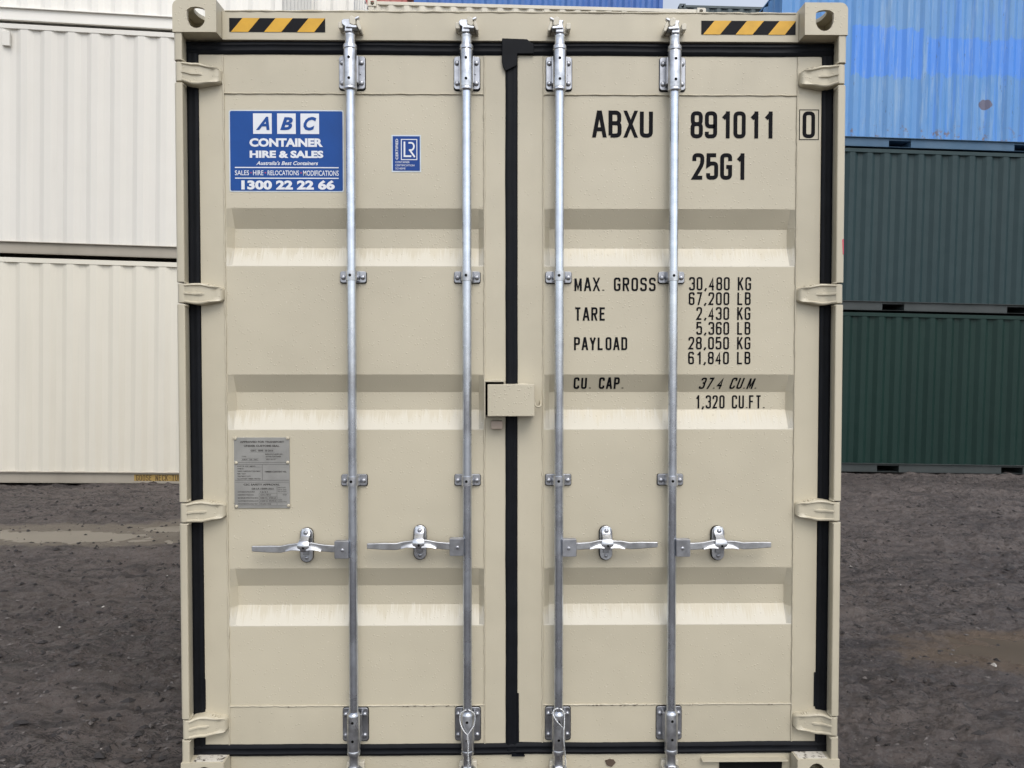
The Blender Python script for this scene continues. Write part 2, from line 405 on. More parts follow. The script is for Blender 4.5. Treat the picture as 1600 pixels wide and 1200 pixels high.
def ground_mat():
    t = NT('damp_grey_dirt')
    a = t.noise(.55, 6, .6, (1, 1.8, 1)); b = t.noise(7, 8, .72, (1, 1.5, 1)); c = t.noise(45, 5, .7)
    col = t.mix(t.ramp(a, .36, .66), (.102, .082, .074, 1), (.150, .124, .112, 1))
    col = t.mix(t.ramp(b, .46, .66, 0, .6), col, (.050, .043, .042, 1))
    col = t.mix(t.ramp(t.noise(1.6, 4, .6, (1, 3, 1)), .52, .70, 0, .5), col, (.130, .108, .096, 1))
    col = t.mix(t.ramp(c, .50, .68, 0, .75), col, (.17, .158, .152, 1)); col = t.mix(t.ramp(c, .42, .33, 0, .8), col, (.026, .023, .023, 1))
    col = t.mix(t.ramp(t.noise(2.2, 6, .65, (.55, 5, 1)), .50, .64, 0, .75), col, (.046, .039, .038, 1)); col = t.mix(t.ramp(t.noise(1.7, 6, .65, (.5, 5, 1)), .54, .68, 0, .5), col, (.135, .117, .105, 1))
    v = t.vor(34); col = t.mix(t.math('MULTIPLY', t.ramp(v.outputs['Distance'], .12, .26, 1, 0), t.ramp(v.outputs['Color'], .78, .80)), col, (.016, .014, .014, 1))
    v = t.vor(60); col = t.mix(t.math('MULTIPLY', t.ramp(v.outputs['Distance'], .1, .25, 1, 0), t.ramp(v.outputs['Color'], .90, .92, 0, .8)), col, (.24, .22, .20, 1))
    ridge = t.math('ABSOLUTE', t.math('SUBTRACT', t.noise(5.5, 6, .65, (1, 2.6, 1), 1.2), .5))
    crk = t.math('MULTIPLY', t.ramp(ridge, .006, .030, 1, 0), t.ramp(t.noise(1.1, 4, .6), .42, .56))
    col = t.mix(t.math('MULTIPLY', crk, .85), col, (.020, .017, .017, 1))
    x, y, z = t.xyz(); nz = t.math('MULTIPLY', t.math('SUBTRACT', t.noise(2.4, 6, .6, (1, 2.2, 1)), .5), 2.4)
    for (px, py, rx, ry, s_), c in zip(PUD, ((.200, .170, .132, 1), (.200, .170, .132, 1), (.150, .108, .072, 1))):
        u = t.math('DIVIDE', t.math('SUBTRACT', x, px), rx*1.25)
        w = t.math('DIVIDE', t.math('SUBTRACT', t.math('SUBTRACT', y, py), t.math('MULTIPLY', t.math('SUBTRACT', x, px), s_)), ry*1.25)
        q = t.math('ADD', t.math('ADD', t.math('MULTIPLY', u, u), t.math('MULTIPLY', w, w)), nz)
        col = t.mix(t.ramp(q, .75, 1.5, .88, 0), col, c)
    r = t.ramp(a, .3, .7, .50, .85)
    n = t.bump(t.noise(22, 8, .75), 1.0, .05); n = t.bump(t.noise(120, 4, .7), .8, .008, n)
    return t.fin(col, r, 0, n)
M['ground'] = ground_mat(); me.materials.append(M['ground'])
gr = bpy.data.objects.new('ground', me); COL.objects.link(gr); gr.matrix_world = YARD; gr['kind'] = 'structure'
def water_mat(name, c, rough):
    t = NT(name)
    col = t.mix(t.ramp(t.noise(3, 4), .3, .7), c, tuple(k*.82 for k in c[:3]) + (1,))
    return t.fin(col, rough, 0, t.bump(t.noise(14, 3), .05, .004), .5)
M['water_pale'] = water_mat('muddy_water', (.165, .140, .108, 1), .34)
M['water_brown'] = water_mat('brown_muddy_water', (.115, .088, .062, 1), .3)
for i, (px, py, rx, ry, s) in enumerate(PUD):
    lv = GZ - (.041 if i == 0 else .033)
    n = 48; mb = MB()
    ring = [(px + 1.5*rx*math.cos(2*math.pi*k/n), py + s*1.5*rx*math.cos(2*math.pi*k/n) + 1.7*ry*math.sin(2*math.pi*k/n), lv - .0007*i) for k in range(n)]
    if i == 1: ring = None
    if i == 0:
        ring = []
        for k in range(n):
            t_ = 2*math.pi*k/n; ring.append((-3.9 + 2.05*math.cos(t_), 4.52 + .78*math.sin(t_) + .05*math.cos(t_), lv))
    if ring:
        mb.add(ring, [tuple(range(n))]); p = mb.build('puddle', 'water_pale' if i == 0 else 'water_brown', kind='structure'); p.matrix_world = YARD
# loose stones and crumbs of dirt lying on the yard
def stones(name, mat, n, smin, smax, seed, label):
    q = np.random.RandomState(seed); mb = MB()
    base = [(1, 0, 0), (-1, 0, 0), (0, 1, 0), (0, -1, 0), (0, 0, 1), (0, 0, -.6)]
    tri = [(0, 2, 4), (2, 1, 4), (1, 3, 4), (3, 0, 4), (2, 0, 5), (1, 2, 5), (3, 1, 5), (0, 3, 5)]
    px = np.where(q.rand(n) < .5, q.uniform(-7, -1.3, n), q.uniform(1.3, 9, n)); py = .2 + 9.2*q.rand(n)**1.5
    hz = ground_h(px, py) + GZ
    for x, y, z in zip(px, py, hz):
        s = smin + (smax-smin)*q.rand()**3; j = q.uniform(.6, 1.3, (6, 3)); a = q.rand()*6.3; ca, sa = math.cos(a), math.sin(a)
        vs = []
        for k, b in enumerate(base):
            bx, by, bz = b[0]*s*1.4*j[k, 0], b[1]*s*.9*j[k, 1], b[2]*s*.65*j[k, 2]
            vs.append((x + bx*ca - by*sa + s*.2*j[k, 1], y + bx*sa + by*ca, z + bz))
        mb.add(vs, tri)
    o = mb.build(name, mat, kind='stuff', label=label); o['category'] = 'gravel'; o.matrix_world = YARD; return o
M['crumb'] = simple('dark_dirt_crumb', (.026, .023, .023, 1), .85)
M['crumb2'] = simple('grey_dirt_crumb', (.12, .108, .102, 1), .85)
M['chip'] = simple('pale_stone_chip', (.40, .38, .35, 1), .7)
stones('dirt_crumbs', 'crumb', 14000, .003, .024, 3, 'small dark crumbs of dirt strewn over the yard')
stones('gravel', 'crumb2', 9000, .003, .016, 4, 'grey gravel pressed into the damp yard')
stones('stone_chips', 'chip', 170, .004, .022, 5, 'scattered pale stone chips on the dark yard')

# ------------------------------------------------------------------ corner casting mesh (hollow, with its three openings)
def bool_mesh(solid, cutters, bev=.008):
    def mk(mb_):
        m_ = bpy.data.meshes.new('x'); m_.from_pydata(mb_.v, [], mb_.f); b_ = bmesh.new(); b_.from_mesh(m_); bmesh.ops.recalc_face_normals(b_, faces=b_.faces); b_.to_mesh(m_); b_.free()
        o_ = bpy.data.objects.new('x', m_); COL.objects.link(o_); return o_
    a = mk(solid); tmp = []
    for c in cutters:
        o = mk(c); tmp.append(o); md = a.modifiers.new('b', 'BOOLEAN'); md.operation = 'DIFFERENCE'; md.solver = 'EXACT'; md.object = o
    md = a.modifiers.new('bv', 'BEVEL'); md.width = .0035; md.segments = 2; md.limit_method = 'ANGLE'; md.angle_limit = R(50)
    bpy.context.view_layer.update(); dg = bpy.context.evaluated_depsgraph_get()
    me_ = bpy.data.meshes.new_from_object(a.evaluated_get(dg)); me_.name = 'corner_casting'
    for o in [a] + tmp: bpy.data.objects.remove(o)
    me_.polygons.foreach_set('use_smooth', [False]*len(me_.polygons))
    return me_
# local: outer face at x=0 side (outer), extends to +x .157; front y=0..178; z 0..0.116 with top outer corner rounded
CW, CD, CH = .157, .178, .116
sol = MB(); out = [(0, 0), (CW, 0), (CW, CH)] + [(.026 + .026*math.cos(R(a)), CH-.026+.026*math.sin(R(a))) for a in range(90, 181, 15)]
sol.prism(out, 0, CD)
cav = MB().box(.014, CW-.012, .014, CD-.012, .014, CH-.014)
hf = [(.062 + .0265 + .0265*math.cos(R(a))*1.0, .066 + .030*math.sin(R(a))*.8) for a in range(0, 181, 15)]
hx0, hx1 = .0615, .1155
hf = [(.1175, .070), (.1160, .0800), (.105, .0865), (.0845, .0900), (.065, .0875), (.0525, .0790), (.0515, .060), (.0530, .044), (.058, .031), (.066, .0215), (.076, .0155), (.0865, .0135), (.098, .0165), (.108, .0245), (.1145, .035), (.1175, .047)]
cutf = MB().prism(hf, -.02, .03)
cuts = MB(); n = 20; vs = [(x, .089 + .040*math.cos(2*math.pi*k/n), .058 + .026*math.sin(2*math.pi*k/n)) for x in (-.02, .03) for k in range(n)]
cuts.add(vs, [tuple(range(n)), tuple(range(2*n-1, n-1, -1))] + [(k, (k+1) % n, n+(k+1) % n, n+k) for k in range(n)])
cutt = MB(); vs = [(.080 + .030*math.cos(2*math.pi*k/n), .089 + .058*math.sin(2*math.pi*k/n), z) for z in (CH-.03, CH+.02) for k in range(n)]
cutt.add(vs, [tuple(range(n)), tuple(range(2*n-1, n-1, -1))] + [(k, (k+1) % n, n+(k+1) % n, n+k) for k in range(n)])
cuti = MB().box(CW-.03, CW+.02, .105, .150, .038, .085)      # the inner wall is open towards the rail: light shows through
CAST = bool_mesh(sol, [cav, cutf, cuts, cutt])
CAST2 = bool_mesh(sol, [cav, cutf, cuts, cutt, MB().box(CW-.02, CW+.02, .075, .160, .035, .090), MB().box(.10, CW-.02, CD-.03, CD+.02, .045, .09)])
def casting(parent, m, loc, sx=1, sy=1, sz=1, mesh=None):
    me_ = (mesh or CAST); key = (me_.name, m if isinstance(m, str) else m.name)
    if key not in CACHE:
        c = me_.copy(); c.materials.clear(); c.materials.append(M[m] if isinstance(m, str) else m); CACHE[key] = c
    o = bpy.data.objects.new('corner_casting', CACHE[key]); COL.objects.link(o); o.parent = parent; o.location = loc; o.scale = (sx, sy, sz); return o
CACHE = {}

# ------------------------------------------------------------------ stacked containers behind
def corr_sheet(mb, a, b, z0, z1, depth, nrm, pitch=.278):
    """vertical corrugated sheet from a to b (xy), recessed along -nrm"""
    a = Vector(a); b = Vector(b); L = (b-a).length; d = (b-a)/L; nrm = Vector(nrm)
    n = max(1, round(L/pitch)); p = L/n; prof = []
    for k in range(n):
        s = k*p
        prof += [(s, 0), (s + .25*p, 0), (s + .27*p, .04), (s + .48*p, .96), (s + .50*p, 1), (s + .75*p, 1), (s + .77*p, .96), (s + .98*p, .04)]
    prof.append((L, 0)); m = len(prof)
    vs = [((a + d*s - nrm*depth*q).x, (a + d*s - nrm*depth*q).y, z) for z in (z0, z1) for s, q in prof]
    mb.add(vs, [(i, i+1, m+i+1, m+i) for i in range(m-1)])
def box_container(name, label, m, railm, x, y, z, yaw, L=6.058, H=2.591, pockets=False, group=None, shade=None, vent=False, doors=False):
    Wd = 2.438
    mat = YARD @ Matrix.Translation((x, y, z)) @ Matrix.Rotation(yaw, 4, 'Z')
    loc, rot, _ = mat.decompose()
    c = empty(name, label, 'shipping container', group, loc, rot.to_euler())
    def part(pn, key, fn, mm, **kw):
        k = (pn, key, L, H)
        if k not in PC:
            mb = MB(); fn(mb); o = mb.build(pn, mm, c, **kw); PC[k] = o.data; return o
        d = PC[k]; o = bpy.data.objects.new(pn, d); COL.objects.link(o); o.parent = c
        if d.materials[0] is not M[mm]:
            o.material_slots[0].link = 'OBJECT'; o.material_slots[0].material = M[mm]
        if kw.get('bevel'):
            md = o.modifiers.new('bevel', 'BEVEL'); md.width = kw['bevel']; md.segments = 2; md.limit_method = 'ANGLE'
        return o
    pw = .10
    part('side_wall', 'f', lambda b: corr_sheet(b, (pw, .032), (L-pw, .032), .158, H-.075, .027 if L > 10 else .038, (0, -1)), m)
    part('side_wall', 'b', lambda b: corr_sheet(b, (pw, Wd-.032), (L-pw, Wd-.032), .158, H-.075, .038, (0, 1)), m)
    part('end_wall', 'r', lambda b: corr_sheet(b, (L-.03, pw), (L-.03, Wd-pw), .158, H-.09, .045, (1, 0), .25), m)
    part('end_wall', 'l', lambda b: corr_sheet(b, (.03, pw), (.03, Wd-pw), .158, H-.09, .045, (-1, 0), .25), m)
    part('roof', 0, lambda b: b.box(.05, L-.05, .04, Wd-.04, H-.045, H-.025), m)
    part('floor', 0, lambda b: b.box(.05, L-.05, .06, Wd-.06, .125, .155), railm)
    for k, yy in enumerate((.026, Wd-.096)):
        part('top_rail', k, lambda b: b.box(.155, L-.155, yy, yy+.07, H-.078, H-.018), m, bevel=.004)
    def brail(b, yy, s):
        segs = [(.155, L-.155)]
        if pockets: mid = L/2; segs = [(.155, mid-1.03-.18), (mid-1.03+.18, mid+1.03-.18), (mid+1.03+.18, L-.155)]
        for a_, b_ in segs:
            b.box(a_, b_, yy, yy+.012, .022, .148); b.box(a_, b_, yy-.0*s, yy+.045*s + (0 if s > 0 else .012), .014, .024)
    part('bottom_rail', ('f', pockets), lambda b: (brail(b, .050, 1), b.box(.155, L-.155, .018, .062, .149, .157)), railm)
    part('bottom_rail', ('b', pockets), lambda b: (brail(b, Wd-.062, -1), b.box(.155, L-.155, Wd-.062, Wd-.018, .149, .157)), railm)
    for k, (xx, yy) in enumerate(((.012, .012), (L-.112, .012), (.012, Wd-.112), (L-.112, Wd-.112))):
        part('corner_post', k, lambda b: b.box(xx, xx+.10, yy, yy+.10, .116, H-.116), m, bevel=.006)
    if pockets:
        for s in (-1.03, 1.03):
            part('fork_pocket', s, lambda b: (b.box(L/2+s-.18, L/2+s+.18, .055, Wd-.06, .118, .124), b.box(L/2+s-.18, L/2+s+.18, .055, Wd-.06, .016, .020), b.box(L/2+s-.184, L/2+s-.18, .055, Wd-.06, .018, .122), b.box(L/2+s+.18, L/2+s+.184, .055, Wd-.06, .018, .122)), railm)
    if vent:
        o = MB().box(vent-.045, vent+.045, .0, .034, H-.30, H-.12).build('vent', m, c, bevel=.006)
    for xx, sx in ((0, 1), (L, -1)):
        for yy, sy in ((0, 1), (Wd, -1)):
            casting(c, m, (xx, yy, H-CH), sx, sy, 1); casting(c, m, (xx, yy, CH), sx, sy, -1)
    return c
PC = {}
def faded(name, c, c2, rough=.4, extra=None, dirt=.25, spec=None):
    t = NT(name); n = t.noise(.9, 4, .5, (1, 1, .25)); s = t.noise(5, 4, .6, (1, 1, .08))
    col = t.mix(t.ramp(n, .35, .7), c, c2)
    col = t.mix(t.ramp(s, .5, .75, 0, dirt), col, tuple(k*.6 for k in c[:3]) + (1,))
    if extra: col = extra(t, col)
    b = t.bump(t.noise(2.2, 2), .4, .015)
    return t.fin(col, t.ramp(t.noise(4, 4), .3, .7, rough-.06, rough+.12), 0, b, spec)
M['white_hi'] = faded('chalk_white_paint', (.80, .78, .725, 1), (.77, .75, .695, 1), .5, dirt=.06)
M['white_mid'] = faded('off_white_paint', (.675, .652, .598, 1), (.645, .622, .568, 1), .42, dirt=.10)
M['white_low'] = faded('ivory_paint', (.665, .630, .540, 1), (.635, .600, .510, 1), .42, dirt=.12)
M['rail_beige'] = faded('shaded_beige_rail', (.36, .325, .27, 1), (.30, .27, .22, 1), .6, dirt=.3)  # darker than the walls: shade of the recessed rail put into its colour
M['cream'] = faded('cream_paint', (.66, .62, .52, 1), (.60, .56, .47, 1), .45, dirt=.1)
M['green_mid'] = faded('dark_slate_green_paint', (.015, .036, .040, 1), (.019, .041, .045, 1), .46, dirt=.2, spec=.32)
M['green_low'] = faded('dark_bottle_green_paint', (.006, .023, .019, 1), (.0075, .027, .022, 1), .46, dirt=.2, spec=.26)
M['green_rail'] = faded('dusty_green_rail', (.040, .048, .048, 1), (.030, .038, .038, 1), .55, dirt=.3)
M['grey_green'] = faded('grey_green_paint', (.050, .072, .078, 1), (.06, .08, .085, 1), .5)
M['blue_rear'] = faded('royal_blue_paint', (.035, .11, .36, 1), (.05, .15, .40, 1), .5, dirt=.4)
M['blue_rail'] = faded('grey_blue_rail', (.055, .12, .20, 1), (.04, .10, .18, 1), .6, dirt=.3)  # a darker, greyer blue than the side walls
M['red'] = faded('faded_red_paint', (.38, .10, .09, 1), (.48, .20, .18, 1), .6)
def blue_extra(t, col):
    x, y, z = t.xyz()
    w = t.math('MULTIPLY', t.math('SUBTRACT', t.noise(6, 5, .7, (1, 1, .6)), .5), .34)
    zz = t.math('ADD', z, w)
    # a band of fresher repaint over the faded panels, stepping down to the right
    st1 = t.math('MULTIPLY', t.ramp(zz, 1.10, 1.13), t.ramp(zz, 1.88, 1.91, 1, 0))
    st1 = t.math('MULTIPLY', st1, t.ramp(x, 2.3, 2.34, 1, 0)); st1 = t.math('MULTIPLY', st1, t.ramp(x, 1.16, 1.18))
    st2 = t.math('MULTIPLY', t.ramp(zz, 1.16, 1.22), t.ramp(zz, 1.74, 1.80, 1, 0)); st2 = t.math('MULTIPLY', st2, t.ramp(x, 2.34, 2.40))
    band = t.math('MAXIMUM', st1, st2)
    run = t.ramp(t.noise(1, 4, .65, (9, 9, .5)), .50, .62)
    band = t.math('MAXIMUM', band, t.math('MULTIPLY', run, t.ramp(x, 2.2, 2.5, 0, .55)))
    col = t.mix(t.math('MULTIPLY', band, .72), col, (.050, .225, .74, 1))
    chalk = t.math('MULTIPLY', t.ramp(t.noise(1, 6, .75, (11, 11, .8)), .50, .66), .42)
    col = t.mix(chalk, col, (.30, .42, .55, 1))
    fl = t.math('MULTIPLY', t.ramp(t.noise(1, 5, .8, (26, 26, 5)), .60, .66), t.ramp(t.noise(1, 2, .5, (7, 7, .4)), .50, .6)); col = t.mix(t.math('MULTIPLY', fl, .75), col, (.07, .10, .13, 1))
    # rust along the foot and in scabs
    rz = t.math('MULTIPLY', t.ramp(t.noise(7, 5, .7), .56, .64), t.ramp(z, .22, .50, 1, .0))
    v = t.vor(2.6, (1, 1, .7)); sc = t.math('MULTIPLY', t.ramp(v.outputs['Distance'], .05, .09, 1, 0), t.ramp(v.outputs['Color'], .55, .60))
    m = t.math('MAXIMUM', rz, t.math('MULTIPLY', sc, t.ramp(t.noise(30, 3), .4, .5)))
    col = t.mix(t.math('MULTIPLY', m, .8), col, (.16, .11, .09, 1))
    # one bare brown-grey patch
    dx = t.math('MULTIPLY', t.math('SUBTRACT', x, 3.37), 1.0); dz = t.math('MULTIPLY', t.math('SUBTRACT', z, .735), 1.25)
    d = t.math('ADD', t.math('ADD', t.math('POWER', t.math('ABSOLUTE', dx), 2), t.math('POWER', t.math('ABSOLUTE', dz), 2)), t.math('MULTIPLY', t.math('SUBTRACT', t.noise(9, 3), .5), .022))
    col = t.mix(t.ramp(d, .0100, .0118, 1, 0), col, (.11, .11, .17, 1))
    return col
M['blue_side'] = faded('faded_sky_blue_paint', (.082, .245, .55, 1), (.12, .275, .53, 1), .45, blue_extra, .25)

ZB = GZ + .012
LY = .056; RY = .031
# left stack: three 40 ft high cubes, right ends near x = -2.95
def left_xy(x): return (x, 6.98 + (x + 4.3)*.08)
lx = -2.95; L40 = 12.19; HC = 2.85
ca = math.atan(.08)
ox, oy = lx - L40*math.cos(ca), 6.98 + (lx+4.3)*.08 - L40*math.sin(ca)
GL = 'pale containers stacked behind on the left'
lowc = box_container('container_box', 'ivory shipping container at ground level on the left with an ochre goose neck band', 'white_low', 'rail_beige', ox, oy, ZB, ca, L40, HC, group=GL)
midc = box_container('container_box', 'off-white container in the middle of the left stack with a small vent', 'white_mid', 'rail_beige', ox, oy, ZB+2.875, ca, L40, HC, group=GL, vent=L40-3.33)
topc = box_container('container_box', 'chalk white container on top of the left stack, cut by the photo edge', 'white_hi', 'white_hi', ox, oy, ZB+5.75, ca, L40, HC, group=GL)
mb = MB(); mb.rect(L40-1.79, L40-.45, .046, .128, .0492); mb.build('ochre_band', 'yellow_band', lowc)
mb = MB(); letters(mb, 'GOOSE NECK-TUNNEL', L40-1.765, L40-1.09, .050, .124, .76, .0085, lambda z: .0489); mb.build('marking', 'brown_ink', lowc)
# right stack
rx, ry = 4.17, 9.36
GRp = 'containers stacked behind on the right'
box_container('container_box', 'bottle green container at ground level behind on the right', 'green_low', 'green_rail', rx, ry, ZB, RY, pockets=True, group=GRp)
box_container('container_box', 'slate green container between the blue one and the lowest green one', 'green_mid', 'green_rail', rx, ry+.0, ZB+2.60, RY, pockets=True, group=GRp)
box_container('container_box', 'faded sky blue container with rust spots on top of the right stack', 'blue_side', 'blue_rail', rx+.02, ry, ZB+5.20, RY, pockets=True, group=GRp)
# rows farther back, seen in the strip above the near container
GB = 'containers in the rows behind the near container'
def tier(label, m, x, y, z, H=2.591, L=6.058, rail=None): return box_container('container_box', label, m, rail or m, x, y, z, 0, L, H, group=GB)
tier('cream container whose top rail shows just above the near container header', 'cream', -2.62, 11.1, ZB+2.896+2.60, 2.591)
tier('white container end showing above the header left of the red sliver', 'white_hi', -2.85-6.06, 11.1, ZB+2*2.9, 2.896)
tier('royal blue container high at the back above the cream rail', 'blue_rear', -2.42, 16, ZB+3*2.9, 2.896)
tier('grey-green container high at the back right of the slit of sky', 'grey_green', 4.02, 16, ZB+3*2.62)
tier('faded red container showing as a sliver between white ends', 'red', -8.62, 16, ZB+3*2.9, 2.896)
HID = 'supporting containers hidden low in the back rows'
for (x, y, m, hs_) in ((-2.62, 11.1, 'white_low', (2.896, 2.591)), (-8.91, 11.1, 'white_mid', (2.896, 2.896)), (-2.42, 16, 'grey_green', (2.896,)*3), (4.02, 16, 'green_mid', (2.591,)*3), (-8.62, 16, 'cream', (2.896,)*3)):
    z = ZB; k_ = 0
    for h_ in hs_:
        tn = ('lowest', 'second', 'third')[k_]; k_ += 1
        box_container('container_box', tn + ' container of the back column under the ' + {'white_low': 'cream', 'white_mid': 'white', 'grey_green': 'royal blue', 'green_mid': 'grey-green', 'cream': 'faded red'}[m] + ' one', m, m, x, y, z, 0, 6.058, h_, group=HID)
        z += {2.896: 2.90, 2.591: 2.62 if m == 'green_mid' else 2.60}[h_]

# ------------------------------------------------------------------ the near container
ROOT = empty('shipping_container', 'beige shipping container seen square on at its closed double doors', 'shipping container')
PY = .070                               # door sheet plane
FY = .068                               # door frame plane (2 mm proud)
RIBS = [(2.178, 2.107, 2.035, 1.964), (1.5606, 1.493, 1.4265, 1.3541), (.832, .757, .684, .614)]
DEP = .034
RIB_LOW = [(r[2], r[3]) for r in RIBS]
M['door'] = door_paint()
def surf(z):
    for a, b, c, d in RIBS:
        if d <= z <= a:
            if z > b: return PY + DEP*(a-z)/(a-b)
            if z >= c: return PY + DEP
            return PY + DEP*(z-d)/(c-d)
    return PY
GZr = [z for r in RIBS for z in r]
def prof_z():
    zs = {2.598, .310}
    for r in RIBS: zs |= set(r)
    return sorted(zs)
def door(side):
    s = -1 if side == 'l' else 1
    xi = -.101 if side == 'l' else .117                # inner seam
    xo = s*1.064
    fr = MB()                                          # frame: outer stile, inner stile, top rail, bottom rail
    a, b = sorted((s*1.155, xo)); fr.box(a, b, FY, .11, .160, 2.742)
    a, b = sorted((s*.0215, xi)); fr.box(a, b, FY, .11, .160, 2.742)
    a, b = sorted((xo, xi)); fr.box(a, b, FY+.0007, .11, 2.598, 2.742); fr.box(a, b, FY+.0009, .11, .160, .310)
    d = fr.build('door', 'beige', ROOT, bevel=.003)
    # corrugated sheet with closed, slanting rib ends
    a, b = sorted((xo, xi)); xsx = [a, a+.006, a+.026, b-.022, b-.004, b]
    k = [0, .02, 1, 1, .02, 0]; nx_ = 14
    xx = []; kk = []
    for i in range(5):
        m = nx_ if i == 2 else 1
        for j in range(m): xx.append(xsx[i] + (xsx[i+1]-xsx[i])*j/m); kk.append(k[i] + (k[i+1]-k[i])*j/m)
    xx.append(b); kk.append(0)
    zz = []
    pz = prof_z()
    for z0, z1 in zip(pz[:-1], pz[1:]):
        zz.append(z0)
        if z1 - z0 > .03:
            if surf(z0) != surf(z1) or (z0, ) : zz += [z0 + .003, z1 - .003]
    zz.append(pz[-1])
    q = random.Random(5 if s < 0 else 9)
    vs = [(x, PY + 0.0002 + (surf(z)-PY)*kq, z) for z in zz for x, kq in zip(xx, kk)]
    w = len(xx); mb = MB(); mb.add(vs, [(i*w+j, i*w+j+1, (i+1)*w+j+1, (i+1)*w+j) for i in range(len(zz)-1) for j in range(w-1)])
    mb.build('panel', 'door', d, smooth=14)
    mb = MB(); sd_ = 3 if s < 0 else 40
    bead(mb, [(xo, FY-.0006, .162), (xo, FY-.0006, 2.738)], .0032, .016, sd_)
    bead(mb, [(xi, FY-.0006, .162), (xi, FY-.0006, 2.738)], .0030, .016, sd_+1)
    bead(mb, [(a, FY-.0002, 2.598), (b, FY-.0002, 2.598)], .0024, .02, sd_+2)
    bead(mb, [(a, FY-.0002, .310), (b, FY-.0002, .310)], .0027, .012, sd_+3)
    mb.build('weld_bead', 'beige', d, smooth=60)
    # hinges
    for zc in (2.655, 1.857, 1.054, .250):
        hinge(d, s, zc)
    return d
def hinge(parent, s, zc):
    """forged blade running from the post knuckle across the rubber seal to the door edge"""
    mb = MB()
    cols = [(1.190, .008, .0348), (1.180, .016, .0365), (1.170, .025, .0385), (1.162, .030, .0395), (1.150, .031, .040), (1.138, .032, .0395), (1.128, .034, .037), (1.108, .038, .032), (1.090, .041, .0300), (1.078, .043, .0285), (1.070, .048, .0245), (1.066, .058, .018)]
    rows = [-1, -.97, -.90, -.80, -.70, -.30, -.13, -.075, .0, .075, .13, .30, .70, .80, .90, .97, 1]
    nr = len(rows); vs = []
    for x, y, h in cols:
        for r in rows:
            e = 0
            if abs(r) > .77: e = -.0068*(1 if .78 < abs(r) < .95 else .55)
            if abs(r) < .08 and x > 1.134: e = -.0062
            if x < 1.0795 and abs(r) < .9: e = -.0050
            if x < 1.069: e *= .3
            if abs(r) == 1: e = .006
            vs.append((s*x, y + e, zc + r*h + (.004 if x < 1.11 else 0)*0))
    nb = len(vs)
    for x, y, h in cols:
        for r in (-1, 1): vs.append((s*x, .069, zc + r*h))
    f = [(i*nr+j, (i+1)*nr+j, (i+1)*nr+j+1, i*nr+j+1) for i in range(len(cols)-1) for j in range(nr-1)]
    for i in range(len(cols)-1):
        f += [(i*nr, nb+2*i, nb+2*i+2, (i+1)*nr), (i*nr+nr-1, (i+1)*nr+nr-1, nb+2*i+3, nb+2*i+1)]
    e = len(cols)-1
    f += [tuple([e*nr+j for j in range(nr)] + [nb+2*e+1, nb+2*e])]
    f += [tuple([j for j in range(nr-1, -1, -1)] + [nb, nb+1])]
    mb.add(vs, f)
    o = mb.build('hinge', 'beige', parent, smooth=50)
    k = MB(); q = rnd.uniform(.9985, 1.0015)
    pts = [(1.1985*s, .078), (1.1845*s, .016), (1.1885*s, .0075), (1.198*s, .004), (1.209*s, .0055), (1.2155*s, .013), (1.2180*s, .028), (1.2180*s, .078)]
    vs = [(x, y, z) for z in (zc-.0348, zc+.0348) for x, y in pts]; n = len(pts)
    k.add(vs, [tuple(range(n)), tuple(range(2*n-1, n-1, -1))] + [(i, (i+1) % n, n+(i+1) % n, n+i) for i in range(n)])
    k.build('hinge_knuckle', 'beige', parent, bevel=.003)
    mb = MB()    # crusted paint and weld spatter on top of the blade
    for j in range(5):
        mb.bolt(s*(1.095 + j*.009 + rnd.uniform(-.003, .003)), .052, zc + .034 - .004*(j < 2) + rnd.uniform(0, .002), rnd.uniform(.003, .006), .012)
    mb.build('weld_spatter', 'beige', parent, smooth=50)
dl = door('l'); dr = door('r')

# rubber seal round both doors
def seal_v(x0, x1, z0, z1, parent, name='door_seal'):
    mb = MB(); w = x1-x0
    pf = [(x0, .082), (x0, .0665), (x0+.12*w, .0625), (x0+.24*w, .0612), (x0+.36*w, .0630), (x0+.62*w, .0630), (x0+.74*w, .0612), (x0+.88*w, .0625), (x1, .0665), (x1, .082)]
    n = 60; q = random.Random(int(x0*1000)); vs = []
    for i in range(n+1):
        z = z0 + (z1-z0)*i/n; j = q.uniform(-.0005, .0005) + .0009*math.sin(z*5.1+x0*30) + .0006*math.sin(z*13+x0)
        vs += [(x + j, y, z) for x, y in pf]
    m = len(pf); mb.add(vs, [(i*m+k, i*m+k+1, (i+1)*m+k+1, (i+1)*m+k) for i in range(n) for k in range(m-1)] + [tuple(range(m)), tuple(n*m+k for k in range(m-1, -1, -1))])
    return mb.build(name, 'rubber', parent, smooth=40)
def seal_h(x0, x1, z0, z1, parent):
    mb = MB(); w = z1-z0
    pf = [(z0, .082), (z0, .0660), (z0+.12*w, .0620), (z0+.26*w, .0596), (z0+.36*w, .0632), (z0+.62*w, .0632), (z0+.72*w, .0596), (z0+.88*w, .0620), (z1, .0660), (z1, .082)]
    n = 60; q = random.Random(int(z0*1000)+3); vs = []
    for i in range(n+1):
        x = x0 + (x1-x0)*i/n; j = q.uniform(-.0004, .0004) + .0009*math.sin(x*6.3+z0*9) + .0006*math.sin(x*15+z0)
        vs += [(x, y, z + j) for z, y in pf]
    m = len(pf); mb.add(vs, [(i*m+k, (i+1)*m+k, (i+1)*m+k+1, i*m+k+1) for i in range(n) for k in range(m-1)] + [tuple(range(m-1, -1, -1)), tuple(n*m+k for k in range(m))])
    return mb.build('door_seal', 'rubber', parent, smooth=40)
seal_v(-1.199, -1.156, .121, 2.742, dl); seal_v(1.156, 1.199, .121, 2.742, dr)
seal_v(-.0225, .0215, .122, 2.742, dr)
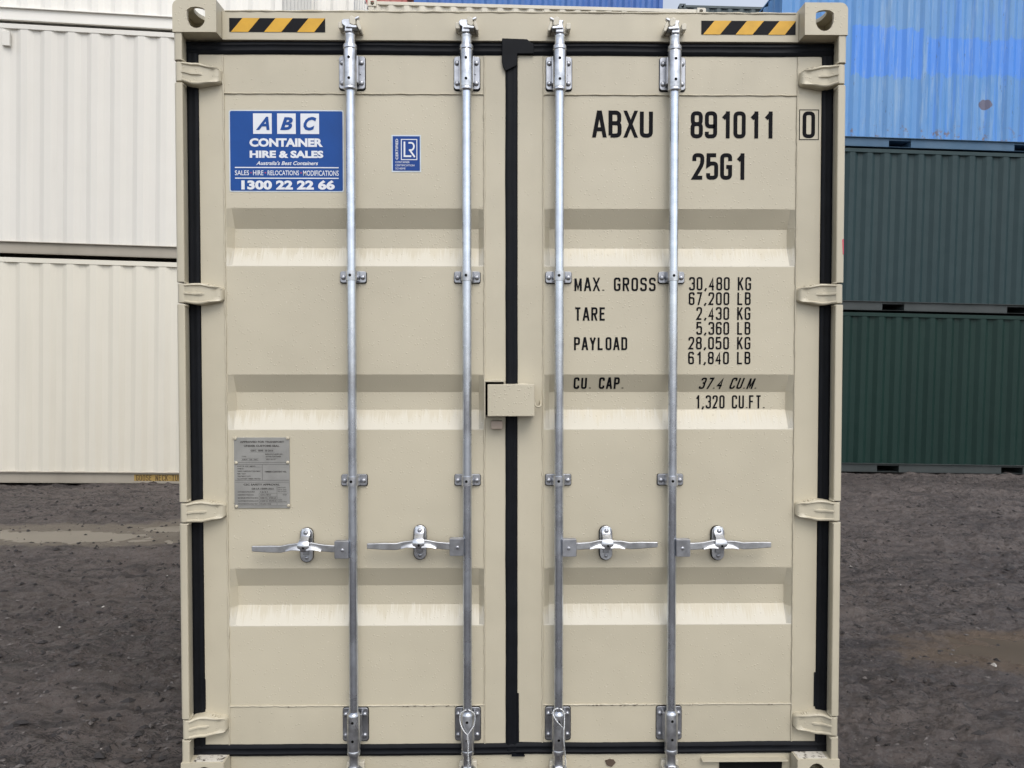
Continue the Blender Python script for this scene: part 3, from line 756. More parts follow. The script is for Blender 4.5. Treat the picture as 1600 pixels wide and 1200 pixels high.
seal_h(-1.199, -.002, .1195, .1640, dl); seal_h(-.002, 1.199, .1215, .1655, dr)
seal_h(-1.199, -.036, 2.741, 2.786, dl); seal_h(.02, 1.199, 2.741, 2.786, dr)
mb = MB(); mb.prism([(-1.158, .30), (-1.1515, .30), (-1.1515, .41), (-1.153, .415), (-1.158, .415)], .0640, .082)
mb.build('seal_flap', 'rubber', dl, bevel=.001)
mb = MB(); mb.prism([(1.1475, .30), (1.158, .30), (1.158, .43), (1.1475, .43)], .0640, .082); mb.prism([(.021, .165), (.0285, .168), (.0275, .355), (.021, .357)], .0642, .082)
mb.build('seal_flap', 'rubber', dr, bevel=.001)
# overlapping head piece of the centre seal
mb = MB(); mb.prism([(-.036, 2.712), (-.031, 2.692), (-.0225, 2.678), (.0205, 2.700), (.0215, 2.742), (.082, 2.742), (.082, 2.780), (.068, 2.786), (.058, 2.796), (-.036, 2.799)], .0535, .0605)
mb.build('seal_head', 'rubber', dr, bevel=.003)
mb = MB(); mb.prism([(.0, .117), (.050, .117), (.044, .1225), (.0, .1225)], .058, .07); mb.prism([(.024, .165), (.108, .164), (.108, .167), (.024, .169)], .0660, .07)
mb.build('seal_flap', 'rubber', dr)
# inner corner fillets of the seal
for s in (-1, 1):
    mb = MB(); mb.prism([(s*1.158, 2.7425), (s*1.158, 2.728), (s*1.155, 2.736), (s*1.150, 2.740), (s*1.142, 2.7425)][::s], .0655, .07); mb.build('seal_flap', 'rubber', dl if s < 0 else dr)

# dark broken paint along the lowest seam of each door
for pr, sp in ((dl, ((-.85, -.78, 5), (-.42, -.14, 16))), (dr, ((.28, .58, 26), (.62, .70, 4), (.95, 1.0, 3)))):
    mb = MB(); q = random.Random(31)
    for a, b, n in sp:
        for _ in range(n):
            c = q.uniform(a, b); w = q.uniform(.0015, .006); h = q.uniform(.0006, .0015); z = .3085 + q.uniform(-.0014, .0012)
            mb.prism([(c-w, z), (c, z-h), (c+w, z+.0002), (c+w*.3, z+h)], FY-.0034, FY)
    mb.build('seam_rust', 'rust_dirt', pr)
# frame: header, sill, posts
mb = MB(); mb.box(-1.062, 1.062, .055, .115, 2.7885, 2.892)
mb.box(-1.062, 1.062, .058, .40, 2.892, 2.8965)
mb.build('header', 'beige', ROOT, bevel=.005)
mb = MB(); bead(mb, [(-1.05, .055, 2.893), (1.05, .055, 2.893)], .0035, .03, 77); mb.build('weld_bead', 'beige', ROOT, smooth=60)
mb = MB(); mb.box(-1.062, 1.062, .072, .13, .012, .1185); mb.build('sill', 'beige', ROOT, bevel=.003)
mb = MB(); mb.box(-1.20, -1.0, .075, .14, .110, .1190); mb.box(1.0, 1.20, .075, .14, .110, .1190); mb.build('sill_end', 'beige', ROOT, bevel=.003)
# drip plates over the lashing slots, in front of the sill
mb = MB(); mb.box(.72, 1.045, .045, .072, .098, .103); mb.build('sill_lip', 'beige', ROOT, bevel=.001)
mb = MB(); mb.prism([(.79, .086), (.80, .0935), (.82, .0965), (1.0, .0965), (1.02, .093), (1.03, .085), (1.03, .03), (.79, .03)], .0695, .0725); mb.build('sill_slot', 'hole', ROOT)
mb = MB(); mb.prism([(.355, .094), (.372, .099), (.388, .097), (.395, .086), (.380, .070), (.362, .076)], .068, .073); mb.build('rust_patch', 'rust_dirt', ROOT)
for s in (-1, 1):
    lab = None
    post = MB(); post.box(*sorted((s*1.2005, s*1.2190)), .0832, .16, .12, 2.79); post.box(*sorted((s*1.14, s*1.2185)), .0835, .14, .121, 2.789)
    p = post.build('corner_post', 'beige', ROOT)
    zs = [.09, .2145]; segs = []
    hz_ = [.250, 1.054, 1.857, 2.655]; lo = .105
    for h_ in hz_: segs.append((lo, h_-.0400)); lo = h_ + .0400
    segs.append((lo, 2.795))
    for a, b in segs:
        mb = MB(); c = .005
        pts = [(s*1.1995, .0825), (s*1.1880, .0075), (s*1.1905, .004), (s*1.208, .0035), (s*1.2145, .006), (s*1.2192, .014), (s*1.2192, .0825)]
        n = len(pts); vs = [(x, y, z) for z in (a, b) for x, y in pts]
        mb.add(vs, [tuple(range(n)), tuple(range(2*n-1, n-1, -1))] + [(i, (i+1) % n, n+(i+1) % n, n+i) for i in range(n)])
        mb.build('hinge_lug', 'beige', p, bevel=.0035, seg=3)
    mb = MB()
    q = random.Random(8+s)
    for h_ in hz_:     # lumpy welds where lugs meet the post beside each knuckle
        for e in (-.043, .041):
            for j in range(3): mb.bolt(s*(1.197 - .004*j), .055 - .010*j, h_ + e + q.uniform(-.002, .002), q.uniform(.003, .0055), .03)
    mb.build('weld_spatter', 'beige', p, smooth=50)
    mb = MB(); bead(mb, [(s*1.2005, .081, .13), (s*1.2005, .081, 2.785)], .0022, .03, 60+s); mb.build('weld_bead', 'beige', p, smooth=60)
    casting(ROOT, 'beige', (s*1.2195, 0, 2.793), -s, 1, 1, CAST2)
    casting(ROOT, 'beige', (s*1.2195, 0, .1285), -s, 1, -1, CAST2)
    mb = MB(); mb.box(*sorted((s*1.070, s*1.178)), .010, .068, .1255, .1295); mb.build('casting_grime', 'dirty_top', ROOT)
    if s > 0:
        mb = MB(); mb.prism([(1.2085, 2.055), (1.2145, 2.057), (1.2150, 2.000), (1.2120, 2.003)], .0035, .0095); mb.build('paint_mark', 'pink', p, label='pink paint mark on the right post')
# body of the container behind the doors
mb = MB(); corr_sheet(mb, (-1.19, .16), (-1.19, 5.9), .158, 2.80, .036, (-1, 0)); mb.build('side_wall', 'beige', ROOT)
mb = MB(); corr_sheet(mb, (1.19, .16), (1.19, 5.9), .158, 2.80, .036, (1, 0)); mb.build('side_wall', 'beige', ROOT)
mb = MB(); mb.box(-1.18, 1.18, 5.90, 5.94, .12, 2.86); mb.build('end_wall', 'beige', ROOT)
mb = MB(); mb.box(-1.17, 1.17, .40, 5.9, 2.872, 2.884); mb.build('roof', 'beige', ROOT)
for s in (-1, 1):
    mb = MB(); mb.box(*sorted((s*1.13, s*1.205)), .178, 5.88, 2.81, 2.875); mb.build('top_rail', 'beige', ROOT, bevel=.005)
    mb = MB(); mb.box(*sorted((s*1.16, s*1.19)), .178, 5.88, .014, .157); mb.build('bottom_rail', 'beige', ROOT)
    for z, k in ((2.793, 1), (.1285, -1)): casting(ROOT, 'beige', (s*1.2195, 6.058, z), -s, -1, k)
    mb = MB(); mb.box(*sorted((s*1.10, s*1.2)), 5.92, 6.04, .12, 2.79); mb.build('corner_post', 'beige', ROOT)
mb = MB(); mb.box(-1.16, 1.16, .14, 5.9, .13, .157); mb.build('floor', 'hole', ROOT)

# hazard tape on the header
def tape(x0, x1, z0, z1):
    mb = MB(); y = .0538; mb.rect(x0, x1, z0, z1, y); mb.mat(1)
    P = (x1-x0)*.344; sl = (x1-x0)*.122; b0 = (x1-x0)*.018
    h = z1-z0
    for k in range(3):
        c = x0 + b0 + k*P; wv = P*.52
        quad = [(c, z0), (min(c+wv, x1), z0), (min(c+wv+sl, x1), z1 if c+wv+sl <= x1 else z1), (c+sl, z1)]
        mb.flat(quad, y-.0008)
    return mb.build('hazard_tape', ['black_tape', 'yellow'], ROOT)
tape(-1.035, -.684, 2.8165, 2.8670); tape(.700, 1.0495, 2.8150, 2.8655)

# identification lettering on the right door
def mark(rows, wf, sw, **kw):
    for r in rows:
        mb = MB(); letters(mb, *r, wf, sw, kw.get('surf', surf), shear=kw.get('shear', 0), mono=kw.get('mono', False)); mb.build('marking', 'ink', dr)
mark([('ABXU', .3019, .5257, 2.4414, 2.5408)], .84, .0150, mono=True)
mark([('891011', .6663, .9785, 2.4397, 2.5396)], .86, .0147, mono=True)
mark([('25G1', .6736, .8743, 2.2866, 2.3847)], .86, .0147, mono=True)
mark([('0', 1.0838, 1.1305, 2.4408, 2.5398)], 1.0, .0140, mono=True, surf=lambda z: FY)
mb = MB(); x0, x1, z0, z1 = 1.0708, 1.1447, 2.4339, 2.5467; w = .0030; y = FY-.0008
for q in ((x0, x1, z0, z0+w), (x0, x1, z1-w, z1), (x0, x0+w, z0+w, z1-w), (x1-w, x1, z0+w, z1-w)): mb.rect(*q, y)
mb.build('marking', 'ink', dr)
mark([('MAX. GROSS', .2347, .5388, 1.8720, 1.9226), ('TARE', .2360, .3526, 1.7617, 1.8116), ('PAYLOAD', .2336, .4334, 1.6514, 1.7003),
      ('CU. CAP.', .2343, .4257, 1.5051, 1.5497)], .76, .0074)
mark([('30,480 KG', .6643, .8971, 1.8751, 1.9248), ('67,200 LB', .6631, .8960, 1.8202, 1.8684), ('2,430 KG', .6920, .8953, 1.7647, 1.8130),
      ('5,360 LB', .6924, .8958, 1.7092, 1.7576), ('28,050 KG', .6630, .8962, 1.6542, 1.7016), ('61,840 LB', .6622, .8967, 1.5985, 1.6460),
      ('1,320 CU.FT.', .6965, .9657, 1.4305, 1.4810)], .78, .0064)
mark([('37.4 CU.M.', .7080, .9300, 1.5050, 1.5485)], .78, .0064, shear=.22)

# company sticker
def sticker():
    X0, X1, Z0, Z1 = -1.0450, -.6215, 2.2370, 2.5385; W_, H_ = X1-X0, Z1-Z0; y = PY-.0008
    mb = MB(); mb.flat(rrect(X0, X1, Z0, Z1, .008), y)
    st = mb.build('sticker', 'vinyl_edge', dl, label='blue hire company sticker with white writing')
    e = .0042; mb = MB(); mb.flat(rrect(X0+e, X1-e, Z0+e, Z1-e, .006), y-.0008); mb.build('blue_field', 'blue_vinyl', st)
    # picture of the sticker measured on a 1600 x 1143 crop
    def fx(px): return X0 + (px-97)/(1457-97)*W_
    def fz(py): return Z1 - (py-98)/(1060-98)*H_
    mb = MB(); y2 = y-.0017
    for a, b in ((385, 606), (670, 890), (946, 1166)): mb.rect(fx(a), fx(b), fz(380), fz(140), y2)
    for a, b in ((768, 780), (893, 905)): mb.rect(fx(165), fx(1395), fz(b), fz(a), y2)
    def T(t, a, b, c, d, **k): font(mb, t, fx(a), fx(b), fz(d), fz(c), y2, **k)
    T('CONTAINER', 340, 1210, 430, 532, bold=.05); T('HIRE & SALES', 342, 1215, 575, 662, bold=.05)
    T("Australia's Best Containers", 418, 1152, 698, 745, bold=.02, shear=.3)
    T('SALES', 165, 332, 808, 865, bold=.01); T('HIRE', 380, 502, 808, 865, bold=.01); T('RELOCATIONS', 552, 924, 808, 865, bold=.01); T('MODIFICATIONS', 974, 1395, 808, 870, bold=.01)
    T('1300 22 22 66', 240, 1348, 922, 1034, bold=.05)
    mb.build('sticker_print', 'white_vinyl', st)
    mb = MB(); y2 = y-.0026
    T('A', 420, 580, 180, 335, bold=.035, shear=.35); T('B', 706, 856, 184, 335, bold=.04, shear=.3); T('C', 982, 1134, 180, 340, bold=.04, shear=.3)
    mb.build('sticker_print', 'blue_vinyl', st)
    mb = MB()
    for a in (357, 527, 950):
        mb.flat([(fx(a-10), fz(836)), (fx(a), fz(846)), (fx(a+10), fz(836)), (fx(a), fz(826))], y2)
    mb.build('sticker_print', 'red_dot', st)
sticker()
def decal():
    X0, X1, Z0, Z1 = -.4450, -.3358, 2.3115, 2.4483; y = PY-.0008
    mb = MB(); mb.rect(X0, X1, Z0, Z1, y); st = mb.build('decal', 'vinyl_edge', dl, label='small blue certification decal')
    def fx(px): return X0 + (px-305)/(1035-305)*(X1-X0)
    def fz(py): return Z1 - (py-155)/(1045-155)*(Z1-Z0)
    mb = MB(); mb.rect(fx(335), fx(1005), fz(1012), fz(185), y-.0008); mb.build('blue_field', 'blue_vinyl2', st)
    mb = MB(); y2 = y-.0017
    V = lambda *p: [Vector((fx(a), fz(b))) for a, b in p]
    u = (X1-X0)/730
    stroke(mb, V((548, 265), (932, 265), (932, 748), (548, 748)), 20*u, True, y2)
    stroke(mb, V((625, 318), (625, 665), (795, 665)), 42*u, False, y2-.0001)
    arc = [(725, 345), (790, 345)] + [(790 + 70*math.sin(R(a)), 432 - 87*math.cos(R(a))) for a in range(15, 180, 15)] + [(790, 519), (735, 519)]
    stroke(mb, V(*arc), 40*u, False, y2)
    stroke(mb, V((748, 505), (880, 688)), 42*u, False, y2-.0002)
    font(mb, 'CERTIFIED', fx(405), fx(470), fz(748), fz(252), y2, bold=.02, rot=True)
    for t_, b, c, d in (('CONTAINER', 752, 785, 832), ('CERTIFICATION', 870, 862, 908), ('SCHEME', 650, 938, 984)): font(mb, t_, fx(400), fx(b), fz(d), fz(c), y2)
    mb.build('decal_print', 'white_vinyl', st)
decal()
# approval plate
def plate():
    X0, X1, Z0, Z1 = -1.0370, -.8300, 1.0600, 1.3255
    mb = MB(); mb.box(X0-.005, X0+.012, .0665, .069, Z0+.02, Z1+.002); mb.build('plate_backing', 'beige', dl, bevel=.001)
    mb = MB(); mb.box(X0, X1, .0660, .0698, Z0, Z1); p = mb.build('approval_plate', 'alu', dl, bevel=.0012, label='grey metal approval plate with rivets')
    y = .0652
    def fx(px): return X0 + (px-100)/(862-100)*(X1-X0)
    def fz(py): return Z1 - (py-135)/(1095-135)*(Z1-Z0)
    mb = MB()
    def T(t, a, b, c, d, **k): font(mb, t, fx(a), fx(b), fz(d), fz(c), y, **k)
    T('APPROVED FOR TRANSPORT', 185, 790, 182, 208, bold=.03); T('UNDER CUSTOMS SEAL', 240, 725, 235, 262, bold=.03)
    T('GB/C  0098  20 2016', 330, 640, 300, 324, bold=.02); T('TYPE', 205, 270, 385, 400, bold=.01); T('ABX  25  HC', 210, 430, 425, 442, bold=.01)
    T("MANUFACTURER'S NO.", 532, 770, 352, 370, bold=.01); T('OF THE CONTAINER', 536, 745, 384, 402, bold=.01); T('891 0110', 545, 670, 425, 440, bold=.01)
    for k, t_ in enumerate(('DATE OF MFG.', 'OWNER NO.', 'TIMBER COMPONENT TREATMENT', 'ISM / 2021', 'TREATMENT DATE', 'ALL EXPOSED TIMBER TREATED')):
        w = (400, 235, 465, 260, 325, 465)[k]; T(t_, 145, w, 516+34*k, 532+34*k, bold=.01)
    T('TIMBER CONTENT NIL', 520, 820, 588, 610, bold=.025)
    T('CSC SAFETY APPROVAL', 230, 725, 760, 786, bold=.03); T('GB-LR 10089-2021', 340, 640, 818, 840, bold=.02)
    for k, t_ in enumerate(('DATE MANUFACTURED', 'IDENTIFICATION NO.', 'MAXIMUM OPERATING MASS', 'ALLOWABLE STACKING LOAD', 'TRANSVERSE RACKING TEST')):
        T(t_, 150, (385, 370, 430, 430, 420)[k], 864+41*k, 880+41*k, bold=.01)
    for k, t_ in enumerate(('12/21', 'ABXU 8910', '30480 KG   67200 LB', '216000 KG  476190 LB', '15240 KG')):
        T(t_, 455, (560, 600, 670, 675, 605)[k], 862+41*k, 882+41*k, bold=.01)
    T('NEXT INSP.', 700, 810, 806, 822); T('DATE 2026', 700, 815, 835, 850); T('RE-EXAM', 700, 815, 860, 874); T('ACEP', 765, 820, 904, 920); T('TARE', 700, 755, 975, 988); T('2430 KG', 700, 820, 1000, 1014)
    mb.build('plate_print', 'plate_ink', p)
    mb = MB(); y = .0655
    L_ = lambda a, b, c, d: mb.rect(fx(a), fx(b), fz(d), fz(c), y)
    for q in ((115, 850, 472, 476), (115, 850, 498, 502), (485, 490, 502, 715), (115, 850, 712, 717), (115, 850, 740, 743), (685, 689, 795, 1050), (440, 685, 890, 893), (440, 685, 932, 935), (440, 685, 973, 976), (440, 685, 1012, 1015), (440, 443, 890, 1050), (115, 850, 1060, 1064),
              (310, 660, 290, 292), (310, 660, 333, 335), (200, 440, 415, 417), (200, 440, 447, 449), (530, 700, 415, 417), (695, 840, 890, 892), (265, 485, 535, 537), (330, 660, 845, 847)): L_(*q)
    mb.build('plate_line', 'plate_line', p)
    for (a, b) in ((118, 150), (838, 145), (130, 478), (838, 474), (130, 1070), (846, 1060)):
        m_ = MB(); m_.bolt(fx(a), .0665, fz(b), .0062, .005); m_.build('rivet', 'beige', p, smooth=50)
plate()

# lock box across the centre seal
def lock_box():
    X0, X1, Z0, Z1 = -.0885, .083, 1.4085, 1.5255
    sol_ = MB(); sol_.box(X0, X1, -.012, .0005, Z0, Z1); sol_.box(X0, X1, .0, .062, Z1-.006, Z1); sol_.box(X1-.006, X1, .0, .062, Z0, Z1-.006); 
    lb = sol_.build('lock_box', 'beige', dr, bevel=.004, label='welded steel padlock box cover')
    mb = MB(); mb.box(X0+.012, X1-.012, .0, .060, Z0+.004, Z1-.012); mb.build('lock_box_dark_fill', 'hole', lb)  # near-black filler painting the shade inside the cover, no real lock part
    mb = MB(); mb.box(-.1005, -.0965, -.012, .068, 1.400, 1.540); mb.box(-.0965, -.028, -.012, .068, 1.5340, 1.5395); mb.build('lock_bracket', 'beige', dl, bevel=.0015)
    mb = MB(); mb.box(-.0965, -.030, .050, .068, 1.41, 1.534); mb.build('lock_gap_dark_sheet', 'hole', dl)  # near-black sheet painting the shaded gap behind the bracket
    mb = MB(); mb.box(-.077, -.033, .034, .068, 1.3580, 1.3890); mb.build('door_stop_block', 'block', dl, bevel=.003)
    mb = MB(); pts = [(.084, .02, 1.459), (.086, .018, 1.448), (.093, .018, 1.442), (.101, .02, 1.442), (.1075, .03, 1.447), (.1085, .05, 1.457), (.1085, .066, 1.462)]
    mb.tube(pts, .0032, 8); mb.build('lock_staple', 'beige', lb, smooth=60)
    mb = MB(); bead(mb, [(.015, .03, 1.5235), (.05, .03, 1.5255), (.06, .03, 1.5240)], .004, .008, 12); bead(mb, [(-.072, .02, 1.5415), (-.040, .02, 1.5420)], .003, .008, 13)
    mb.build('weld_bead', 'beige', lb, smooth=60)
lock_box()

# locking bars with their guides, clamps, handles and cams
BY = .030
def capsule(x, z, hw, hh, n=8):
    pts = []
    for cz, a0 in ((z+hh-hw, 0), (z-hh+hw, 180)):
        for k in range(n+1):
            t = R(a0 + 180*k/n); pts.append((x + hw*math.cos(t), cz + hw*math.sin(t)))
    return pts
def lock_bar(x, s, hz, hs, seal=0):
    """s = +1: cam hook to the right; hs = side the handle points to; hz = handle height"""
    mb = MB(); mb.tube([(x, BY, .06), (x, BY, 1.2), (x, BY, 2.79)], .0170, 28)
    bar = mb.build('locking_bar', 'zinc_bar', ROOT, smooth=40)
    for top in (True, False):
        z0, z1 = (2.610, 2.742) if top else (.158, .300)
        pz0, pz1 = (2.6135, 2.7335) if top else (.180, .305)
        f = 1 if top else -1
        mb = MB()
        if top: prof = [(.0225, 2.598), (.0245, 2.600), (.0245, 2.606), (.0232, 2.608), (.0240, 2.612), (.0240, 2.738), (.0230, 2.742), (.0252, 2.745), (.0252, 2.756), (.0228, 2.760)]
        else: prof = [(.0225, .145), (.0245, .150), (.0245, .160), (.0232, .163), (.0240, .166), (.0240, .293), (.0225, .299), (.0190, .303)]
        mb.lathe_z(x, BY-.004, prof, 32); mb.build('guide_sleeve', 'zinc', bar, smooth=35)
        mb = MB()
        if top: mb.lathe_z(x, BY-.003, [(.0205, 2.758), (.0185, 2.764), (.0180, 2.790), (.0195, 2.794), (.0185, 2.798), (.0165, 2.806), (.010, 2.812)], 28)
        else: mb.lathe_z(x, BY-.003, [(.0165, .098), (.0195, .102), (.0180, .106), (.0180, .140), (.0210, .146)], 28)
        mb.build('collar', 'zinc', bar, smooth=35)
        mb = MB(); mb.prism(rrect(x-.0475, x+.0475, pz0, pz1, .010), .060, .0675)
        for k in (-1, 1): mb.box(*sorted((x+k*.0225, x+k*.0285)), .030, .061, pz0+.012, pz1-.010)
        br = mb.build('guide_bracket', 'zinc_dull', bar, bevel=.0018)
        mb = MB(); mb.prism(rrect(x-.0490, x+.0495, pz0-.0045, pz1+.001, .011), .0665, .0700); mb.build('rubber_pad', 'rubber', bar)
        for bx in (-.036, .035):
            for bz in (pz0+.021, pz1-.025):
                m_ = MB(); m_.bolt(x+bx, .061, bz, .0092, .0080); m_.build('bolt', 'zinc_dull', bar, smooth=50)
        for hz2 in ((2.633, 2.7075) if top else (.205, .274)):
            m_ = MB(); n = 12; yy = BY - .004 - .0242
            m_.flat([(x - .0005 + .0053*math.cos(2*math.pi*k/n), hz2 + .0053*math.sin(2*math.pi*k/n)) for k in range(n)], yy - .0004); m_.build('pin_hole', 'hole', bar)
        m_ = MB()
        if top: m_.bolt(x + .031, .058, 2.668, .0022, .003)
        else: m_.bolt(x - .026, .058, .240, .0022, .003); m_.bolt(x + .026, .058, .240, .0022, .003)
        m_.build('guide_rivet', 'zinc', bar, smooth=50)
    for zc in (1.9225, 1.1665):
        mb = MB(); hh = .021
        mb.prism(rrect(x-.048, x+.048, zc-hh, zc+hh, .008), .0600, .0670); mb.build('clamp', 'zinc_dull', bar, bevel=.0015)
        mb = MB(); pts = [(x + .0205*math.cos(R(a)), BY - .001 + .0205*math.sin(R(a))) for a in range(180, 361, 15)]
        pts = [(x-.0265, .0602), (x-.0225, .050)] + pts + [(x+.0225, .050), (x+.0265, .0602)]
        n = len(pts); hh2 = .0185; vs = [(a, b, z) for z in (zc-hh2+.002, zc+hh2) for a, b in pts]
        mb.add(vs, [tuple(range(n)), tuple(range(2*n-1, n-1, -1))] + [(i, (i+1) % n, n+(i+1) % n, n+i) for i in range(n)])
        mb.build('clamp_strap', 'zinc', bar, smooth=35)
        mb = MB(); mb.prism(rrect(x-.0495, x+.0495, zc-hh-.0025, zc+hh, .008), .0660, .0700); mb.build('rubber_pad', 'rubber', bar)
        for k in (-.036, .036): m_ = MB(); m_.bolt(x+k, .0605, zc-.002, .0092, .0080); m_.build('bolt', 'zinc_dull', bar, smooth=50)
        m_ = MB(); n = 12; m_.flat([(x - .002 + .0053*math.cos(2*math.pi*k/n), zc + .001 + .0053*math.sin(2*math.pi*k/n)) for k in range(n)], BY - .0222); m_.build('pin_hole', 'hole', bar)
    # cam at the top: forked silver hook gripping painted keepers
    zt = 2.812
    mb = MB()
    mb.prism([(x-.016, zt-.012), (x+.012, zt-.012), (x+.013, zt+.002), (x+.008, zt+.020), (x+.014, zt+.032), (x-.018, zt+.033), (x-.027, zt+.026), (x-.024, zt+.014), (x-.014, zt+.006)], .004, .040)
    mb.prism([(x-s*.012, zt+.000), (x+s*.028, zt-.002), (x+s*.030, zt+.006), (x+s*.004, zt+.012)][::s], -.002, .030)
    mb.prism([(x+s*.024, zt+.028), (x+s*.036, zt+.033), (x+s*.039, zt+.039), (x+s*.032, zt+.041), (x+s*.020, zt+.034)][::s], .000, .018)
    mb.build('cam', 'zinc', bar, bevel=.0025)
    mb = MB()
    mb.prism(rrect(x-.040*s if s > 0 else x+.022, x-.022 if s > 0 else x+.040, zt+.002, zt+.026, .005, 3), .012, .0545)
    mb.prism([(x+s*.004, zt+.012), (x+s*.020, zt+.005), (x+s*.026, zt+.012), (x+s*.024, zt+.034), (x+s*.012, zt+.042), (x+s*.002, zt+.036)][::s], -.004, .0545)
    mb.prism([(x+s*.026, zt+.014), (x+s*.036, zt-.006), (x+s*.043, zt-.008), (x+s*.045, zt+.000), (x+s*.036, zt+.026), (x+s*.028, zt+.034)][::s], .004, .0545)
    mb.prism([(x-.030, zt-.004), (x+.030, zt-.004), (x+.034, zt+.018), (x-.034, zt+.018)], .040, .0545)
    k = mb.build('cam_keeper', 'keeper', ROOT, bevel=.0032)
    # bottom cam
    mb = MB(); mb.prism([(x-.014, .060), (x+.014, .060), (x+.015, .104), (x-.015, .104)], .004, .044)
    mb.prism([(x+.004, .094), (x+.030, .084), (x+.032, .090), (x+.018, .100), (x+.006, .103)], -.002, .036)
    mb.prism([(x-.026, .089), (x-.010, .091), (x-.010, .098), (x-.024, .095)], .0, .036); mb.build('cam', 'zinc', bar, bevel=.002)
    mb = MB(); mb.prism([(x-.031, .040), (x-.014, .040), (x-.016, .084), (x-.031, .089)], .006, .0718); mb.prism([(x+.012, .040), (x+.030, .040), (x+.029, .083), (x+.014, .086)], .000, .0718)
    mb.prism([(x-.033, .086), (x-.030, .104), (x+.034, .104), (x+.034, .060), (x-.033, .060)][::-1], .050, .0718)
    mb.build('cam_keeper', 'keeper', ROOT, bevel=.003)
    # handle hub, handle, retainer
    hy = .020
    mb = MB(); a, b = sorted((x + hs*.012, x + hs*.064)); mb.prism(rrect(a, b, hz-.034, hz+.030, .004, 3), .0065, .0105)
    mb.prism(rrect(a, b, hz-.034, hz+.030, .004, 3), .0315, .0355); mb.box(*sorted((x+hs*.013, x+hs*.018)), .0100, .032, hz-.034, hz+.030); mb.box(a, b, .0102, .0318, hz+.0265, hz+.0296)
    hub = mb.build('handle_hub', 'zinc_dull', bar, bevel=.0015)
    m_ = MB(); m_.bolt(x + hs*.035, .0065, hz-.003, .0066, .003); m_.build('bolt', 'zinc_dull', bar, smooth=50)
    path = [(.045, -.004), (.075, -.004), (.112, .001), (.150, .011), (.178, .0125), (.205, .010), (.232, .003), (.262, -.004), (.300, -.003), (.368, -.001)]
    if hs > 0: path = [(.045, .0), (.075, -.001), (.112, .002), (.150, .013), (.178, .014), (.205, .013), (.232, .009), (.262, .003), (.300, .005), (.365, .008)]
    path = [(u, w*.72 + .003) for u, w in path]
    mb = MB(); vs = []
    for i, (u, w) in enumerate(path):
        hh = .0132 if i < 4 else (.0112 if i < 6 else .0130); hh = .0100 if i == len(path)-1 else hh
        yy = hy - (.006 if i > 6 else 0)
        vs += [(x+hs*u, yy-.005, hz+w-hh), (x+hs*u, yy+.007, hz+w-hh), (x+hs*u, yy+.007, hz+w+hh), (x+hs*u, yy-.005, hz+w+hh)]
    n = len(path)
    mb.add(vs, [(i*4+k, i*4+(k+1) % 4, (i+1)*4+(k+1) % 4, (i+1)*4+k) for i in range(n-1) for k in range(4)] + [(0, 1, 2, 3), ((n-1)*4+3, (n-1)*4+2, (n-1)*4+1, (n-1)*4)])
    mb.build('handle', 'zinc_handle', bar, bevel=.003, seg=3)
    rx_ = x + hs*.178; hzr = hz + .006
    mb = MB(); mb.prism(capsule(rx_, hzr-.001, .0245, .0655), .0560, .0680)
    mb.build('rubber_pad', 'rubber', bar, smooth=40)
    mb = MB(); mb.prism(capsule(rx_ + .001, hzr+.0005, .0235, .0642), .0500, .0600); ret = mb.build('retainer_plate', 'zinc', bar, bevel=.002)
    # hasp folding down over the handle
    mb = MB()
    secs = [(.062, .015, .047), (.045, .0160, .045), (.034, .0155, .032), (.026, .016, .014), (.018, .020, .006), (.006, .0225, .003), (-.006, .018, .005), (-.015, .007, .009)]
    vs = [(rx_ + k*w_, y_, hzr+dz) for dz, w_, y_ in secs for k in (-1, -.4, .4, 1)]
    vs = [(v[0], v[1] - (.003 if abs(v[0]-rx_) < .010 else 0), v[2]) for v in vs]
    nb = len(vs); vs += [(v[0], v[1]+.005, v[2]) for v in vs]; m = 4; n = len(secs)
    f = [(i*m+k, i*m+k+1, (i+1)*m+k+1, (i+1)*m+k) for i in range(n-1) for k in range(m-1)]
    f += [tuple(j+nb for j in q[::-1]) for q in f]
    edge = [(i*m, (i+1)*m) for i in range(n-1)] + [((i+1)*m+m-1, i*m+m-1) for i in range(n-1)] + [(k+1, k) for k in range(m-1)] + [((n-1)*m+k, (n-1)*m+k+1) for k in range(m-1)]
    f += [(a_, b_, b_+nb, a_+nb) for a_, b_ in edge]
    mb.add(vs, f); mb.build('hasp', 'zinc', bar, smooth=50)
    m_ = MB(); m_.bolt(rx_+.001, .0425, hzr+.048, .0085, .008); m_.build('bolt', 'zinc_dull', bar, smooth=50)
    m_ = MB(); m_.bolt(rx_+.001, .052, hzr-.047, .0075, .006); m_.build('bolt', 'zinc_dull', bar, smooth=50)
    m_ = MB(); m_.flat(capsule(rx_+.0015, hzr+.001, .0045, .0046)[::1], -.0008); m_.build('pin_hole', 'hole', bar)
    m_ = MB(); m_.box(rx_-.011, rx_+.011, .044, .052, hzr-.036, hzr-.012); m_.build('retainer_hinge', 'zinc_dull', bar, bevel=.002)
    m_ = MB(); m_.box(rx_-.012, rx_+.012, .0495, .0515, hzr-.020, hzr-.010); m_.build('retainer_slot', 'hole', bar)
    # catch: pair of curved wings cradling the handle
    mb = MB()
